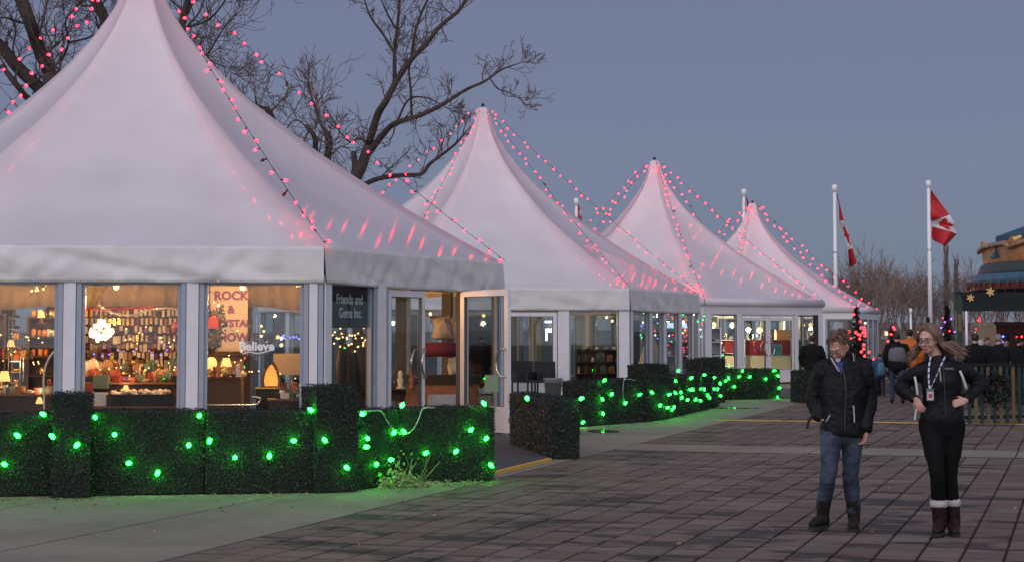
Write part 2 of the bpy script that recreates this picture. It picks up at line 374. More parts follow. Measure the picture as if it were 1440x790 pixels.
def strip_panel(bm, A, Bv, z0, z1, out, seed=0, sag=0., wr=.018, thick=.006, nx=90, nz=10, flare=.05):
    """a hanging band of fabric between two corners"""
    rows = []
    for side in (0, 1):
        g = []
        for i in range(nx+1):
            t = i/nx; p = A.lerp(Bv, t); col = []
            for k in range(nz+1):
                h = k/nz; zb = z0 - sag*4*t*(1-t)
                cr = 0
                for fq, tilt, am in ((7, 2.6, 1.), (13, -3.4, .8), (4, 5.0, .9)):          # long diagonal pull creases
                    q_ = noise.noise(Vector((t*fq + h*tilt*.35 + seed*5.1, seed*3.3 + fq, .2*h))); cr += am*(abs(q_)*2.0 - .5)
                d = flare*(1-h) + wr*(cr + .5*noise.noise(Vector((t*42+h*3+seed, h*4, 3+seed))))*(.25+.75*min(1, (1-h)*1.6))*min(1, 8*t*(1-t))
                col.append(bm.verts.new(p + out*(d + side*thick) + Vector((0, 0, zb + (z1-zb)*h))))
            g.append(col)
        rows.append(g)
    for si, g in enumerate(rows):
        for i in range(nx):
            for k in range(nz):
                f = (g[i][k], g[i+1][k], g[i+1][k+1], g[i][k+1]); bm.faces.new(f if si else f[::-1])
    a, b = rows
    for i in range(nx):
        bm.faces.new((a[i][0], a[i+1][0], b[i+1][0], b[i][0])); bm.faces.new((a[i][nz], b[i][nz], b[i+1][nz], a[i+1][nz]))
class Face:
    def __init__(s, t, A, Bv, c):
        s.t = t; s.A = A - Vector(c); s.x = (Bv-A).normalized(); s.out = s.x.cross(Vector((0, 0, 1))); s.L = (Bv-A).length
        if s.out.dot(s.A) < 0: s.out = -s.out
        s.M = Matrix.Translation(s.A) @ Matrix((s.x, -s.out, Vector((0, 0, 1)))).transposed().to_4x4()   # local y points inwards
        s.rz = math.atan2(s.x.y, s.x.x)
def post(f, d0, d1, z1, z0=.0, grey=.075):
    bm = B(); wdt = d1-d0
    box(bm, 0, wdt, 0, .13, z0, z1, mi=2)
    g = min(grey, wdt*.3)
    if grey > 0:
        box(bm, .004, g, -.02, 0, z0, z1, mi=1); box(bm, wdt-g, wdt-.004, -.02, 0, z0, z1, mi=1)
        box(bm, g+.01, wdt-g-.01, -.035, 0, z0, z1, mi=0)
    else:
        box(bm, .004, wdt-.004, -.03, 0, z0, z1, mi=0)
    bm.transform(f.M @ Matrix.Translation((d0, 0, 0)))
    return obj('post', bm, [M['alu'], M['alu_grey'], M['groove']], f.t)
def window(f, d0, d1, z1, z0=.06, sill=.1, fr=.045, m='alu_grey', gm='glass'):
    bm = B(); wdt = d1-d0
    box(bm, 0, fr, .02, .08, z0, z1); box(bm, wdt-fr, wdt, .02, .08, z0, z1)
    box(bm, fr, wdt-fr, .02, .08, z1-fr, z1); box(bm, fr, wdt-fr, .02, .08, z0, z0+sill)
    bm.transform(f.M @ Matrix.Translation((d0, 0, 0)))
    o = obj('window', bm, M[m], f.t)
    bm = B(); box(bm, fr, wdt-fr, .045, .055, z0+sill, z1-fr); bm.transform(f.M @ Matrix.Translation((d0, 0, 0)))
    obj('pane', bm, M[gm], o)
    return o
def door_leaf(f, hinge, width, z1, swing=0, left=True, z0=.07, kick=.42, handle=True, outward=.0):
    """hinge at distance `hinge`; the leaf runs to +x when left is True; swing opens it outwards"""
    sg = 1 if left else -1; bm = B(); st = .105
    def bb(x0, x1, y0, y1, a, b, mi=0): box(bm, min(sg*x0, sg*x1), max(sg*x0, sg*x1), y0, y1, a, b, mi=mi)
    bb(0, st, 0, .06, z0, z1); bb(width-st, width, 0, .06, z0, z1); bb(st, width-st, 0, .06, z1-st, z1)
    bb(st, width-st, 0, .06, z0, z0+.09); bb(st, width-st, .012, .048, z0+.09, z0+kick-.06); bb(st, width-st, 0, .06, z0+kick-.06, z0+kick)
    g = .014
    for (a, b, c, d) in ((st, width-st, z1-st-g, z1-st), (st, width-st, z0+kick, z0+kick+g), (st, st+g, z0+kick+g, z1-st-g), (width-st-g, width-st, z0+kick+g, z1-st-g)):
        bb(a, b, .004, .056, c, d, mi=1)
    o = obj('door', bm, [M['alu'], M['groove']], f.t)
    o.matrix_local = f.M @ Matrix.Translation((hinge, -.01-outward, 0)) @ Matrix.Rotation(-swing*sg, 4, 'Z')
    bm = B(); x0, x1 = sorted((sg*(st+g), sg*(width-st-g))); box(bm, x0, x1, .026, .034, z0+kick+g, z1-st-g); obj('pane', bm, M['glass'], o)
    if handle:
        for y, s in ((-.0, -1), (.06, 1)):
            bm = B(); hx = sg*(width-.05); pts = []
            for k in range(13):
                a = -math.pi/2 + math.pi*k/12; pts.append((hx - sg*.19*math.cos(a)*.95, y + s*(.065 if 0 < k < 12 else .0), 1.2 + .23*math.sin(a)))
            tube(bm, pts, .017, 8); obj('handle', bm, M['steel'], o, smooth=True)
    return o
def tent(c, s, phi, apex, eave, vb, label, seed=1, roll=False, wr=.02):
    t = root('pagoda_tent', (c[0], c[1], 0), label, 'tent', 'white pagoda tents in a row')
    vs = hexv(c, s, phi); C0 = Vector((c[0], c[1], 0))
    rf = obj('roof_canopy', roof_mesh(C0, vs, apex, eave, seed=seed), M['fabric'], t, smooth=True)
    bm = B(); lathe(bm, [(.03, apex+.08), (.05, apex+.1), (.05, apex+.16), (.02, apex+.2)], 8); obj('finial', bm, M['cable'], t)
    faces = []
    for k in range(6):
        A, Bv = vs[k], vs[(k+1) % 6]; f = Face(t, A, Bv, C0); faces.append(f)
        bm = B()
        if roll:
            strip_panel(bm, A-C0, Bv-C0, vb, eave-.1, f.out, seed+k, wr=.006, flare=.02)
            obj('valance', bm, M['fabric'], t, smooth=True)
            bm = B(); tube(bm, [(A-C0)+f.out*.03+Vector((0, 0, eave-.07)), (Bv-C0)+f.out*.03+Vector((0, 0, eave-.07))], (.09, .12), 12, side=f.out)
            obj('gutter_roll', bm, M['fabric'], t, smooth=True)
        else:
            strip_panel(bm, A-C0, Bv-C0, vb, eave, f.out, seed+k, sag=.03 if k in (1,) else .0, wr=wr)
            obj('valance', bm, M['valance'], t, smooth=True)
        bm = B(); box(bm, 0, f.L, .0, .1, vb+.02, vb+.12); bm.transform(f.M); obj('eave_beam', bm, M['alu'], t)
    # lining: a shallow inner ceiling with gathered folds, and the floor
    bm = B(); nr, ns = 8, 72
    rings = []
    for i in range(nr+1):
        u = i/nr; ring = []
        for q in range(ns):
            k = q*6//ns; tt = (q - k*ns/6)/(ns/6); p = (vs[k]-C0).lerp(vs[(k+1) % 6]-C0, tt)*(.02+.965*u)
            ring.append(bm.verts.new((p.x, p.y, vb + .32 + .9*(1-u) + .035*math.sin(q*math.pi)*(1) + (.05 if q % 2 else 0)*u)))
        rings.append(ring)
    ring = [bm.verts.new((v.co.x*1.0, v.co.y*1.0, vb-.05+(.02 if i % 2 else 0))) for i, v in enumerate(rings[-1])]; rings.append(ring)
    for a, b in zip(rings, rings[1:]):
        for q in range(ns): bm.faces.new((a[q], a[(q+1) % ns], b[(q+1) % ns], b[q]))
    obj('ceiling_lining', bm, M['lining'], t, smooth=True)
    bm = B(); bm.faces.new([bm.verts.new((v.x-c[0], v.y-c[1], .05)) for v in vs]); fl = bmesh.ops.extrude_face_region(bm, geom=bm.faces[:])
    for v in [e for e in fl['geom'] if isinstance(e, bmesh.types.BMVert)]: v.co.z = .0
    bmesh.ops.recalc_face_normals(bm, faces=bm.faces); obj('floor', bm, M['darkwood'], t)
    return t, vs, faces, C0
def plain_wall(f, z1, n=4, skip=()):
    """posts with one glazed bay between each two"""
    pw_ = .3; L = f.L; post(f, 0.0, .16, z1); post(f, L-.16, L, z1); bay = (L-.32 - pw_*(n-1))/n; x = .16
    for i in range(n):
        if i not in skip: window(f, x, x+bay, z1)
        x += bay
        if i < n-1: post(f, x, x+pw_, z1); x += pw_

# --- light strings
def bulb_mesh(m, r, name):
    core = M['green_core'] if m is M['green'] else (M['red_core'] if m in (M['red'], M['red_hot']) else m)
    bm = B(); lathe(bm, [(r*.45, .0), (r*.5, .035), (r*.5, .05)], 8, mi=0)
    prof = [(r*.5, .05), (r*.92, .05+r*.6), (r, .05+r*1.1), (r*.85, .05+r*1.9), (r*.45, .05+r*2.6), (r*.12, .05+r*2.9)]
    lathe(bm, prof, 8, mi=1); bm.faces.ensure_lookup_table()
    lathe(bm, [(r*.3, .05+r*.7), (r*1.015, .05+r*.72), (r*1.03, .05+r*1.1), (r*.93, .05+r*1.6), (r*.3, .05+r*1.62)], 8, mi=2)
    return mesh(name, bm, [M['socket'], m, core], True)
BULB = {'r1': bulb_mesh(M['red'], .022, 'bulb'), 'r2': bulb_mesh(M['red'], .023, 'bulb'), 'r3': bulb_mesh(M['red_hot'], .027, 'bulb'), 'r4': bulb_mesh(M['red_hot'], .032, 'bulb'),
        'g1': bulb_mesh(M['green'], .024, 'bulb'), 'g2': bulb_mesh(M['green'], .026, 'bulb')}
M['dead'] = mat('dead_bulb', (.12, .0, .005), .15)
BULB['dead'] = bulb_mesh(M['dead'], .027, 'bulb')
rb = random.Random(11)
def light_string(a, b, sag, step, kind, label, group, cat='string lights', name='light_string', jitter=.5, down=.4, pts=None, rad=.005, dead=.03, extra=None):
    a, b = Vector(a), Vector(b)
    if pts is None:
        n = 24; pts = [a.lerp(b, i/n) - Vector((0, 0, sag*4*(i/n)*(1-i/n))) for i in range(n+1)]
    t = root(name, pts[0], label, cat, group)
    bm = B(); tube(bm, [p - pts[0] for p in pts], rad, 5); obj('cable', bm, M['cable'], t, smooth=True)
    # walk the line
    d = step*.5; acc = 0; i = 0
    L = [(pts[k+1]-pts[k]).length for k in range(len(pts)-1)]; tot = sum(L); x = step*.4
    while x < tot - step*.2:
        y = x; k = 0
        while k < len(L)-1 and y > L[k]: y -= L[k]; k += 1
        p = pts[k].lerp(pts[k+1], min(1, y/L[k]))
        dirv = Vector((rb.uniform(-1, 1), rb.uniform(-1, 1)-.2, -down + rb.uniform(-.6, .6))).normalized()
        q = Vector((0, 0, 1)).rotation_difference(dirv)
        o = link('bulb', BULB['dead' if rb.random() < dead and kind[0] == 'r' else kind], t, loc=p - pts[0]); o.rotation_euler = q.to_euler()
        x += step*rb.uniform(.88, 1.12)
    if extra:
        for e in extra:
            o = link('bulb', BULB[kind], t, loc=Vector(e)-pts[0]); o.rotation_euler = (rb.uniform(-1, 1), rb.uniform(-1, 1), 0)
    return t

T1c, T2c, T3c, T4c = (-6.46, 31.4), (-.9, 55.8), (5.14, 65.2), (10.9, 82)
t1, v1, f1, C1 = tent(T1c, 6.33, 6.1, 8.15, 2.93, 2.40, 'nearest and largest white peaked tent, with the gem shop inside its glass walls', 1, wr=.04)
t2, v2, f2, C2 = tent(T2c, 6.8, 7.7, 8.6, 2.95, 2.33, 'second white peaked tent from the front, behind the open glass door', 2, wr=.028)
t3, v3, f3, C3 = tent(T3c, 6.0, 41.1, 7.86, 2.81, 2.33, 'third white peaked tent, with closed white double doors and a brightly lit counter', 3, roll=True)
t4, v4, f4, C4 = tent(T4c, 5.9, 10, 7.53, 2.80, 2.33, 'farthest and smallest white peaked tent, behind the red lit spruce', 4, roll=True)
# tent 1, front face (0 -> 1): distances measured from the left corner
L = f1[0].L; z1 = 2.42
f = f1[0]
edges = [0.0, .16, .80, 1.10, 2.54, 2.88, 4.27, 4.63, L-.27, L]   # posts at even pairs
post(f, 0, .16, z1); window(f, .16, .80, z1); post(f, .80, 1.14, z1); window(f, 1.14, 2.56, z1); post(f, 2.56, 2.90, z1)
window(f, 2.90, 4.29, z1); post(f, 4.29, 4.63, z1); window(f, 4.63, L-.29, z1); post(f, L-.29, L-.0, z1)
# right face (1 -> 2)
f = f1[1]
post(f, .012, .2, z1, grey=.0); window(f, .2, 1.52, z1); post(f, 1.52, 1.99, z1, grey=.1)
door_leaf(f, 1.99, 1.27, 2.36, 0, True); door_leaf(f, 4.68, 1.28, 2.40, R(63), False)
post(f, 4.70, 4.86, z1, grey=0); window(f, 4.86, f.L-.16, z1); post(f, f.L-.16, f.L, z1)
for k in (2, 3, 4, 5): plain_wall(f1[k], z1)
# tent 2: front face with a door at its left half, window, corner post; right face with narrow lights
f = f2[0]; L = f.L; z2 = 2.34
post(f, 0, .16, z2); window(f, .16, 1.5, z2); post(f, 1.5, 1.8, z2); window(f, 1.8, 3.1, z2); post(f, 3.1, 3.18, z2, grey=0)
door_leaf(f, 4.76, 1.55, 2.28, 0, False, handle=True); post(f, 4.78, 5.10, z2, grey=0)
window(f, 5.10, 6.50, z2); post(f, 6.50, L, z2, grey=0)
f = f2[1]
post(f, .02, .3, z2, grey=.12)
x = .3
for k, (a, b) in enumerate(((1.72, 2.06), (3.02, 3.42), (4.55, 4.95), (5.95, 6.2))):
    window(f, x, a, z2); post(f, a, b, z2, grey=.1); x = b
window(f, x, f.L-.16, z2); post(f, f.L-.16, f.L, z2, grey=0)
for k in (2, 3, 4, 5): plain_wall(f2[k], z2)
# tent 3: the lit front with double doors
f = f3[0]; z3 = 2.36; L = f.L
# distances along the face for photo columns: see doors in the middle
def col(f, c, x):
    """distance along a face where photo column x falls"""
    r = ray(x, 471); A = f.A + Vector((c.x, c.y, 0)); k = r.x/r.y
    return (k*A.y - A.x)/(f.x.x - k*f.x.y)
d = lambda x: col(f, C3, x)
post(f, 0, d(1000), z3, grey=0); window(f, d(1000), d(1036), z3); post(f, d(1036), d(1042), z3, grey=0)
dm = (d(1043)+d(1116))/2; wd = (d(1116)-d(1043))/2-.02
door_leaf(f, d(1043), wd, 2.25, 0, True); door_leaf(f, d(1116), wd, 2.25, 0, False)
bm = B(); box(bm, d(1042), d(1117), -.01, .07, 2.26, 2.36); bm.transform(f.M); obj('door_head', bm, M['alu'], t3)
post(f, d(1117), d(1122), z3, grey=0); window(f, d(1122), d(1146), z3); post(f, d(1146), L, z3, grey=0)
for k in (1, 2, 3, 4, 5): plain_wall(f3[k], z3, 3)
for k in range(6): plain_wall(f4[k], 2.36, 4)
# dark downpipe beside the lit corner
# --- red strings on the ridges
names = {0: 'left front', 1: 'front corner', 2: 'right corner', 3: 'right rear', 4: 'rear', 5: 'left rear'}
def ridge_strings(vs, C, apex, eave, kind, step, which, tn, sag=.16):
    for k in which:
        d_ = (vs[k]-C).normalized(); a = Vector((C.x, C.y, apex-.02)) + d_*.28; b = vs[k] + Vector((0, 0, eave+.03)) + d_*.04
        light_string(a, b, sag, step, kind, 'red bulb string from the %s tent peak to its %s corner' % (tn, {0: 'left front', 1: 'nearest front', 2: 'right hand', 3: 'right rear', 4: 'rear', 5: 'left rear'}[k]), 'strings of red bulbs on the tents')
ridge_strings(v1, C1, 8.15, 2.93, 'r1', .27, (0, 1, 2, 5), 'nearest')
ridge_strings(v2, C2, 8.6, 2.95, 'r2', .30, (0, 1, 2, 3, 5), 'second')
ridge_strings(v3, C3, 7.86, 2.81, 'r3', .34, (0, 1, 2, 4, 5), 'third')
ridge_strings(v4, C4, 7.53, 2.80, 'r4', .40, (0, 1, 2, 4, 5), 'farthest')
# ------------------------------------------------------------------ clipped hedges with green bulbs
def leaf_mat(name, a, b):
    m = bpy.data.materials.new(name); m.use_nodes = True; t = m.node_tree; p = t.nodes['Principled BSDF']; p.inputs['Roughness'].default_value = .45
    g = t.nodes.new('ShaderNodeNewGeometry'); r = t.nodes.new('ShaderNodeValToRGB'); r.color_ramp.elements[0].color = (*a, 1); r.color_ramp.elements[1].color = (*b, 1)
    t.links.new(g.outputs['Random Per Island'], r.inputs[0]); t.links.new(r.outputs[0], p.inputs['Base Color']); return m
M['box_leaf'] = leaf_mat('boxwood_leaf', (.004, .008, .0055), (.016, .029, .017))
M['fallen'] = leaf_mat('fallen_leaf', (.06, .035, .02), (.30, .21, .11))
M['vine'] = leaf_mat('vine_leaf', (.10, .16, .05), (.28, .34, .12))
rh = random.Random(5)
def leaf(bm, c, size, nrm):
    q = Vector((0, 0, 1)).rotation_difference(Vector(nrm)) ; a = rh.uniform(0, 6.28); M3 = q.to_matrix() @ Matrix.Rotation(a, 3, 'Z')
    vs = [bm.verts.new(c + M3 @ Vector(v)*size) for v in ((-.5, 0, 0), (0, -.32, .06), (.5, 0, 0), (0, .32, .06))]
    bm.faces.new(vs)
PLANES = []
def hedge(poly, h, label, cat='hedge', group='clipped hedge panels round the tents', dens=2100, name='hedge_panel', top=True):
    """poly: ground corners, first edge is the one facing the plaza"""
    c = sum(poly, Vector())/len(poly); c.z = 0; bm = B()
    n = len(poly); h0 = -.01
    a = [bm.verts.new(p - c + Vector((0, 0, .012))) for p in poly]; b = [bm.verts.new(p - c + Vector((0, 0, h-.012))) for p in poly]
    bm.faces.new(a); bm.faces.new(b)
    for i in range(n): bm.faces.new((a[i], a[(i+1) % n], b[(i+1) % n], b[i]))
    bmesh.ops.recalc_face_normals(bm, faces=bm.faces); bm.normal_update()
    faces = [([v.co.copy() for v in f.verts], f.normal.copy(), f.calc_area()) for f in bm.faces]
    o = obj(name, bm, M['hedge_core'], loc=c); tag(o, label, cat, group)
    bm = B(); Z = c.y; sz = max(.020, .020*Z/19)*1.0
    for vs, nr, ar in faces:
        if nr.z < -.5: continue
        cen = sum(vs, Vector())/4
        if nr.y > .5: continue
        p_s = rh.uniform(0, 50)
        for _ in range(int(ar*dens*(.020/sz)**2*1.25)):
            u, v = rh.random(), rh.random()
            p = vs[0].lerp(vs[1], u).lerp(vs[3].lerp(vs[2], u), v) + nr*(rh.uniform(-.004, .016) + abs(noise.noise(vs[0]*0 + Vector((p_s, u*5, v*5))))*.03 + (rh.random() < .05)*rh.uniform(0, .03))
            nn = (nr + Vector((rh.uniform(-1, 1), rh.uniform(-1, 1), rh.uniform(-.6, 1)))*.9).normalized()
            leaf(bm, p, sz*rh.uniform(.7, 1.4), nn)
    tag(obj('foliage', bm, M['box_leaf'], o), kind='stuff')
    PLANES.append((poly[0], poly[1], o)); return o
def hedge_px(x0, y0, x1, y1, h, label, th=.38, fwd=0., **k):
    a, b = gp(x0, y0), gp(x1, y1); d = (b-a).normalized(); nrm = Vector((-d.y, d.x, 0))
    if nrm.y < 0: nrm = -nrm
    a -= nrm*fwd; b -= nrm*fwd
    return hedge([a, b, b+nrm*th, a+nrm*th], h, label, **k)
hedge_px(-60, 699, 72, 697, .84, 'low clipped hedge panel at the far left edge of the picture')
hedge_px(73, 700, 127, 699, 1.06, 'taller hedge pillar in the left hedge, below the second white post', name='hedge_pillar', fwd=.05, th=.44)
hedge_px(129, 697, 287, 694.5, .875, 'low hedge panel right of the left hedge pillar')
hedge_px(288.5, 695, 442, 692.5, .865, 'low hedge panel below the snowflake decoration window')
hedge_px(442, 693, 500, 690.5, 1.12, 'taller hedge pillar below the front corner post of the nearest tent', name='hedge_pillar', fwd=.05, th=.44)
hedge_px(502, 689, 561, 680.5, .84, 'short hedge panel with a sagging silver garland, right of the pillar')
hedge_px(562, 680, 695, 675, .84, 'hedge panel left of the open glass door, vine leaves at its foot')
P_, Q_, S_ = gp(773, 645.5), gp(814.5, 645), gp(717, 626.5)
hedge([P_, Q_, Q_+(S_-P_), S_], .80, 'hedge block right of the open glass door, turned along the entry deck')
hedge_px(816, 600, 866, 596, .83, 'low hedge panel below the second tent, nearest its double door')
hedge_px(866.5, 596, 912, 592, .83, 'low hedge panel below the front corner of the second tent')
hedge_px(909, 592.5, 938, 589.5, 1.09, 'hedge pillar in front of the second tent', name='hedge_pillar', fwd=.05, th=.44)
hedge_px(938.5, 589, 975, 580.5, .82, 'low hedge panel thick with green bulbs, right of the middle hedge pillar')
hedge_px(975.5, 580.5, 1011, 571, .80, 'low hedge panel thick with green bulbs, left of the far pillars')
hedge_px(989, 564, 1008, 563, 1.05, 'farther of two dark hedge pillars beside the third tent', name='hedge_pillar', th=.5)
hedge_px(996, 566.5, 1020, 566, 1.10, 'nearer of two dark hedge pillars beside the third tent', name='hedge_pillar', th=.5)
hedge_px(1020.5, 562, 1097, 560, .78, 'low hedge panel in front of the lit double doors of the third tent')
hedge_px(1124, 566, 1152, 565.5, .80, 'small dark hedge panel right of the lit double doors')
def on_hedge(x, y):
    r = ray(x, y); best = None; o0 = Vector((0, 0, CH))
    for a, b, o in PLANES:
        d = (b-a); nrm = Vector((d.y, -d.x, 0)).normalized()
        if nrm.y > 0: nrm = -nrm
        den = r.dot(nrm)
        if abs(den) < 1e-6: continue
        k = ((a + nrm*.035) - o0).dot(nrm)/den; p = o0 + r*k; s = (p-a).dot(d)/d.length_squared
        e = max(0, -s, s-1)
        if best is None or e < best[0]-1e-6 or (e == best[0] and k < best[1]): best = (e, k, p, o)
    return best[2], best[3]
GREEN = [('far left hedge panels', 'g1', [(3, 651), (28, 614), (64, 583), (76, 616), (111, 622), (132, 585)]),
 ('hedge panels under the shop windows', 'g1', [(161, 611), (178, 651), (223, 661), (266, 623), (280, 586), (295.5, 616), (331, 643), (378, 644), (416, 619), (440, 578), (459, 621), (485, 655), (507, 582)]),
 ('hedge panels left of the open door', 'g1', [(518, 617), (512, 628), (530, 650), (547, 646), (556, 605), (570, 609), (564, 572), (596, 638), (639, 636), (660, 606), (683, 569), (686, 614), (688, 651)]),
 ('hedge below the second tent', 'g2', [(741, 558), (815, 561), (818, 595), (847, 579), (846, 559), (848, 536), (861.5, 552), (878.5, 568), (897.5, 555), (913, 540), (918.5, 553), (927, 571), (937, 573), (939, 555)]),
 ('thickly lit hedge before the third tent', 'g2', [(945, 575), (948.5, 570), (951, 553), (951, 536), (952, 522), (957.5, 550), (960, 557.5), (966, 563), (969, 547), (970.6, 532.5), (975, 549), (977.7, 563), (983.5, 562), (987, 547), (990, 545), (988.5, 527), (995, 556.7), (999, 558), (1003.5, 545), (1009.6, 545), (1006, 530), (1012.5, 540.4), (1012, 555.6)]),
 ('hedge at the lit double doors', 'g2', [(1021, 534), (1024.6, 533), (1034, 543), (1038.5, 530.4), (1043.7, 522), (1053, 530.6), (1078, 532.7), (1086.7, 521), (1095, 529), (1097.5, 544), (1093, 557)])]
for nm, kd, pts in GREEN:
    P = [on_hedge(x, y)[0] for x, y in pts]; o0 = P[0].copy(); o0.z = 0
    t = root('light_string', o0, 'string of green bulbs on the %s' % nm, 'string lights', 'strings of green bulbs on the hedges')
    cab = []
    for a, b in zip(P, P[1:]):
        for k in range(6): cab.append(a.lerp(b, k/6) - Vector((0, 0, .05*4*(k/6)*(1-k/6))) - o0)
    cab.append(P[-1]-o0); bm = B(); tube(bm, cab, .004, 4); obj('cable', bm, M['cable'], t)
    for p in P:
        d = Vector((rb.uniform(-1, 1), -.5, rb.uniform(-.8, 1))).normalized()
        o = link('bulb', BULB[kd], t, loc=p - o0 - d*.05); o.rotation_euler = Vector((0, 0, 1)).rotation_difference(d).to_euler()
# silver garland
M['tinsel'] = mat('silver_tinsel', (.55, .56, .55), .3, metal=.6)
def tinsel(pts, label, m, r=.022, n=900, cat='garland', name='garland', leafs=.03):
    o0 = pts[0].copy(); bm = B(); c = bez([p-o0 for p in pts], 10); tube(bm, c, r*.35, 5)
    for _ in range(n):
        i = rh.randrange(len(c)-1); p = c[i].lerp(c[i+1], rh.random()); v = Vector((rh.gauss(0, 1), rh.gauss(0, 1), rh.gauss(0, 1))).normalized()
        leaf(bm, p + v*r*rh.uniform(.3, 1), leafs, v)
    return tag(obj(name, bm, m, loc=o0), label, cat)
tinsel([on_hedge(x, y)[0] for x, y in ((505, 578), (522, 577), (536, 578), (545, 592), (557, 606), (568, 610), (580, 604), (588, 590), (595, 574), (610, 572.5))], 'silver garland sagging across the hedge left of the open door', M['tinsel'], r=.014, n=700, leafs=.012)
tinsel([on_hedge(x, y)[0] for x, y in ((893, 534), (880, 532.5), (877, 536), (876, 552), (878, 566))], 'white cord hanging down the hedge below the second tent', M['tinsel'], r=.014, n=200, leafs=.015)
# dead leaves
def litter(name, spots, n, m, label, cat, size=.035, zr=.01):
    bm = B()
    for _ in range(n):
        x0, y0, x1, y1, sp, hh = spots[rh.randrange(len(spots))]; t = rh.random(); p = gp(x0+(x1-x0)*t, y0+(y1-y0)*t)
        p += Vector((rh.gauss(0, sp), rh.gauss(0, sp), 0)); p.z = .008 + abs(rh.gauss(0, 1))*hh*max(0, 1)
        leaf(bm, p, size*rh.uniform(.6, 1.5), (rh.uniform(-.7, .7), rh.uniform(-.9, .3), 1))
    return tag(obj(name, bm, m), label, cat, kind='stuff')
litter('leaf_litter', [(130, 700, 440, 695, .05, .006), (0, 703, 130, 702, .04, .006), (500, 692, 690, 680, .06, .01), (560, 683, 680, 679, .07, .025), (820, 602, 935, 594, .08, .008), (940, 592, 1012, 574, .1, .02), (60, 706, 500, 704, .6, .002), (600, 740, 1200, 700, 1.6, .0), (1022, 563, 1095, 562, .08, .006)], 620, M['fallen'], 'dry brown leaves blown against the foot of the hedges', 'leaves')
bm = B()
for _ in range(330):
    t = rh.random(); p = gp(540 + 70*t, 686 - 4*t); p += Vector((rh.gauss(0, .05), rh.gauss(0, .04)-.05, 0)); p.z = .01 + abs(rh.gauss(0, 1))*.16*max(.1, 1-abs(t-.3)*2.2)
    leaf(bm, p, .05*rh.uniform(.6, 1.3), (rh.uniform(-.8, .8), -.8, .5))
for k in range(16):
    t = rh.random(); a = gp(545+55*t, 685-4*t); b = a + Vector((rh.uniform(-.25, .25), -.02, rh.uniform(.1, .4))); tube(bm, [a, (a+b)/2+Vector((.02, -.03, .02)), b], .004, 4)
tag(obj('vine_plant', bm, M['vine'], loc=(0, 0, 0)), kind='stuff') and None
tag(bpy.data.objects['vine_plant'], 'low leafy vine with pale green leaves at the foot of the hedge', 'plant')
# wet patches by the hedge feet
M['wet'] = mat('standing_water', (.09, .085, .07), .10, spec=.6)
for x, y, a_, b_ in ((848, 606, .28, .25), (1032, 573.5, .6, .16)):
    c = gp(x, y); bm = B(); bm.faces.new([bm.verts.new((c.x + a_*math.cos(k*.2618)*(1+.2*noise.noise(Vector((k*.7, x, 0)))), c.y + b_*2.2*math.sin(k*.2618)*(1+.2*noise.noise(Vector((k*.9, y, 0)))), .0045)) for k in range(24)])
    tag(obj('puddle', bm, M['wet']), kind='structure')
# entry decks
def deck(name, A, Bp, Cp, n, z=.035, m='darkwood', edge=True, kind='structure'):
    """A-B front edge, C: back corner above A"""
    t = bpy.data.objects.new(name, None); COL.objects.link(t); tag(t, kind=kind)
    dv = (Cp-A)
    for i in range(n):
        a = A + dv*(i/n); b = Bp + dv*(i/n); d2 = dv/n*.93
        bm = B(); q = [a, b, b+d2, a+d2]; lo = [bm.verts.new((p.x, p.y, .004)) for p in q]; hi = [bm.verts.new((p.x, p.y, z)) for p in q]
        bm.faces.new(hi); bm.faces.new(lo[::-1])
        for k in range(4): bm.faces.new((lo[k], lo[(k+1) % 4], hi[(k+1) % 4], hi[k]))
        bmesh.ops.recalc_face_normals(bm, faces=bm.faces); obj('board', bm, M[m], t)
    if edge:
        bm = B(); bar(bm, A+Vector((0, -.04, z*.5)), Bp+Vector((0, -.04, z*.5)), .05, z+.012); obj('yellow_edge', bm, M['yellow'], t)
    return t
M['deck'] = mat('grey_deck', (.05, .05, .052), .7, var=.3, vs=5)
A_, B_ = gp(694, 667), gp(773, 647.5); deck('entry_deck', A_, B_, A_ + Vector((-.9, 8.2, 0)), 30, m='deck')
A_, B_ = gp(1098, 559.5), gp(1152, 562); deck('entry_deck', A_, B_, A_ + Vector((.8, 8.6, 0)), 20, m='deck', edge=False)

# ------------------------------------------------------------------ signs on tent 1
def place(o, p, f, dy=0, rx=0):
    o.location = p; o.rotation_euler = (R(90)+rx, 0, f.rz); return o
M['banner'] = mat('green_banner', (.012, .03, .028), .5); M['print'] = mat('pale_print', (.55, .6, .58), .6)
def fpt(f, c, d, y, z): return f.M @ Vector((d, y, z)) + Vector((c[0], c[1], 0))
f = f1[1]
bn = B(); box(bn, .25, 1.47, .070, .078, 1.76, 2.37); bn.transform(f.M @ Matrix.Identity(4))
bo = obj('banner_sign', bn, M['banner'], loc=(T1c[0], T1c[1], 0)); tag(bo, 'dark green banner sign with pale lettering in the corner window', 'sign')
tx = link('lettering', text_mesh('lettering', 'Friends and\n Gems Inc.', .205, M['print'], .001, bold=.004), bo)
tx.matrix_local = f.M @ Matrix.Translation((.90, .066, 2.12)) @ Matrix.Rotation(R(90), 4, 'X') @ Matrix.Diagonal((.85, 1.0, 1, 1))
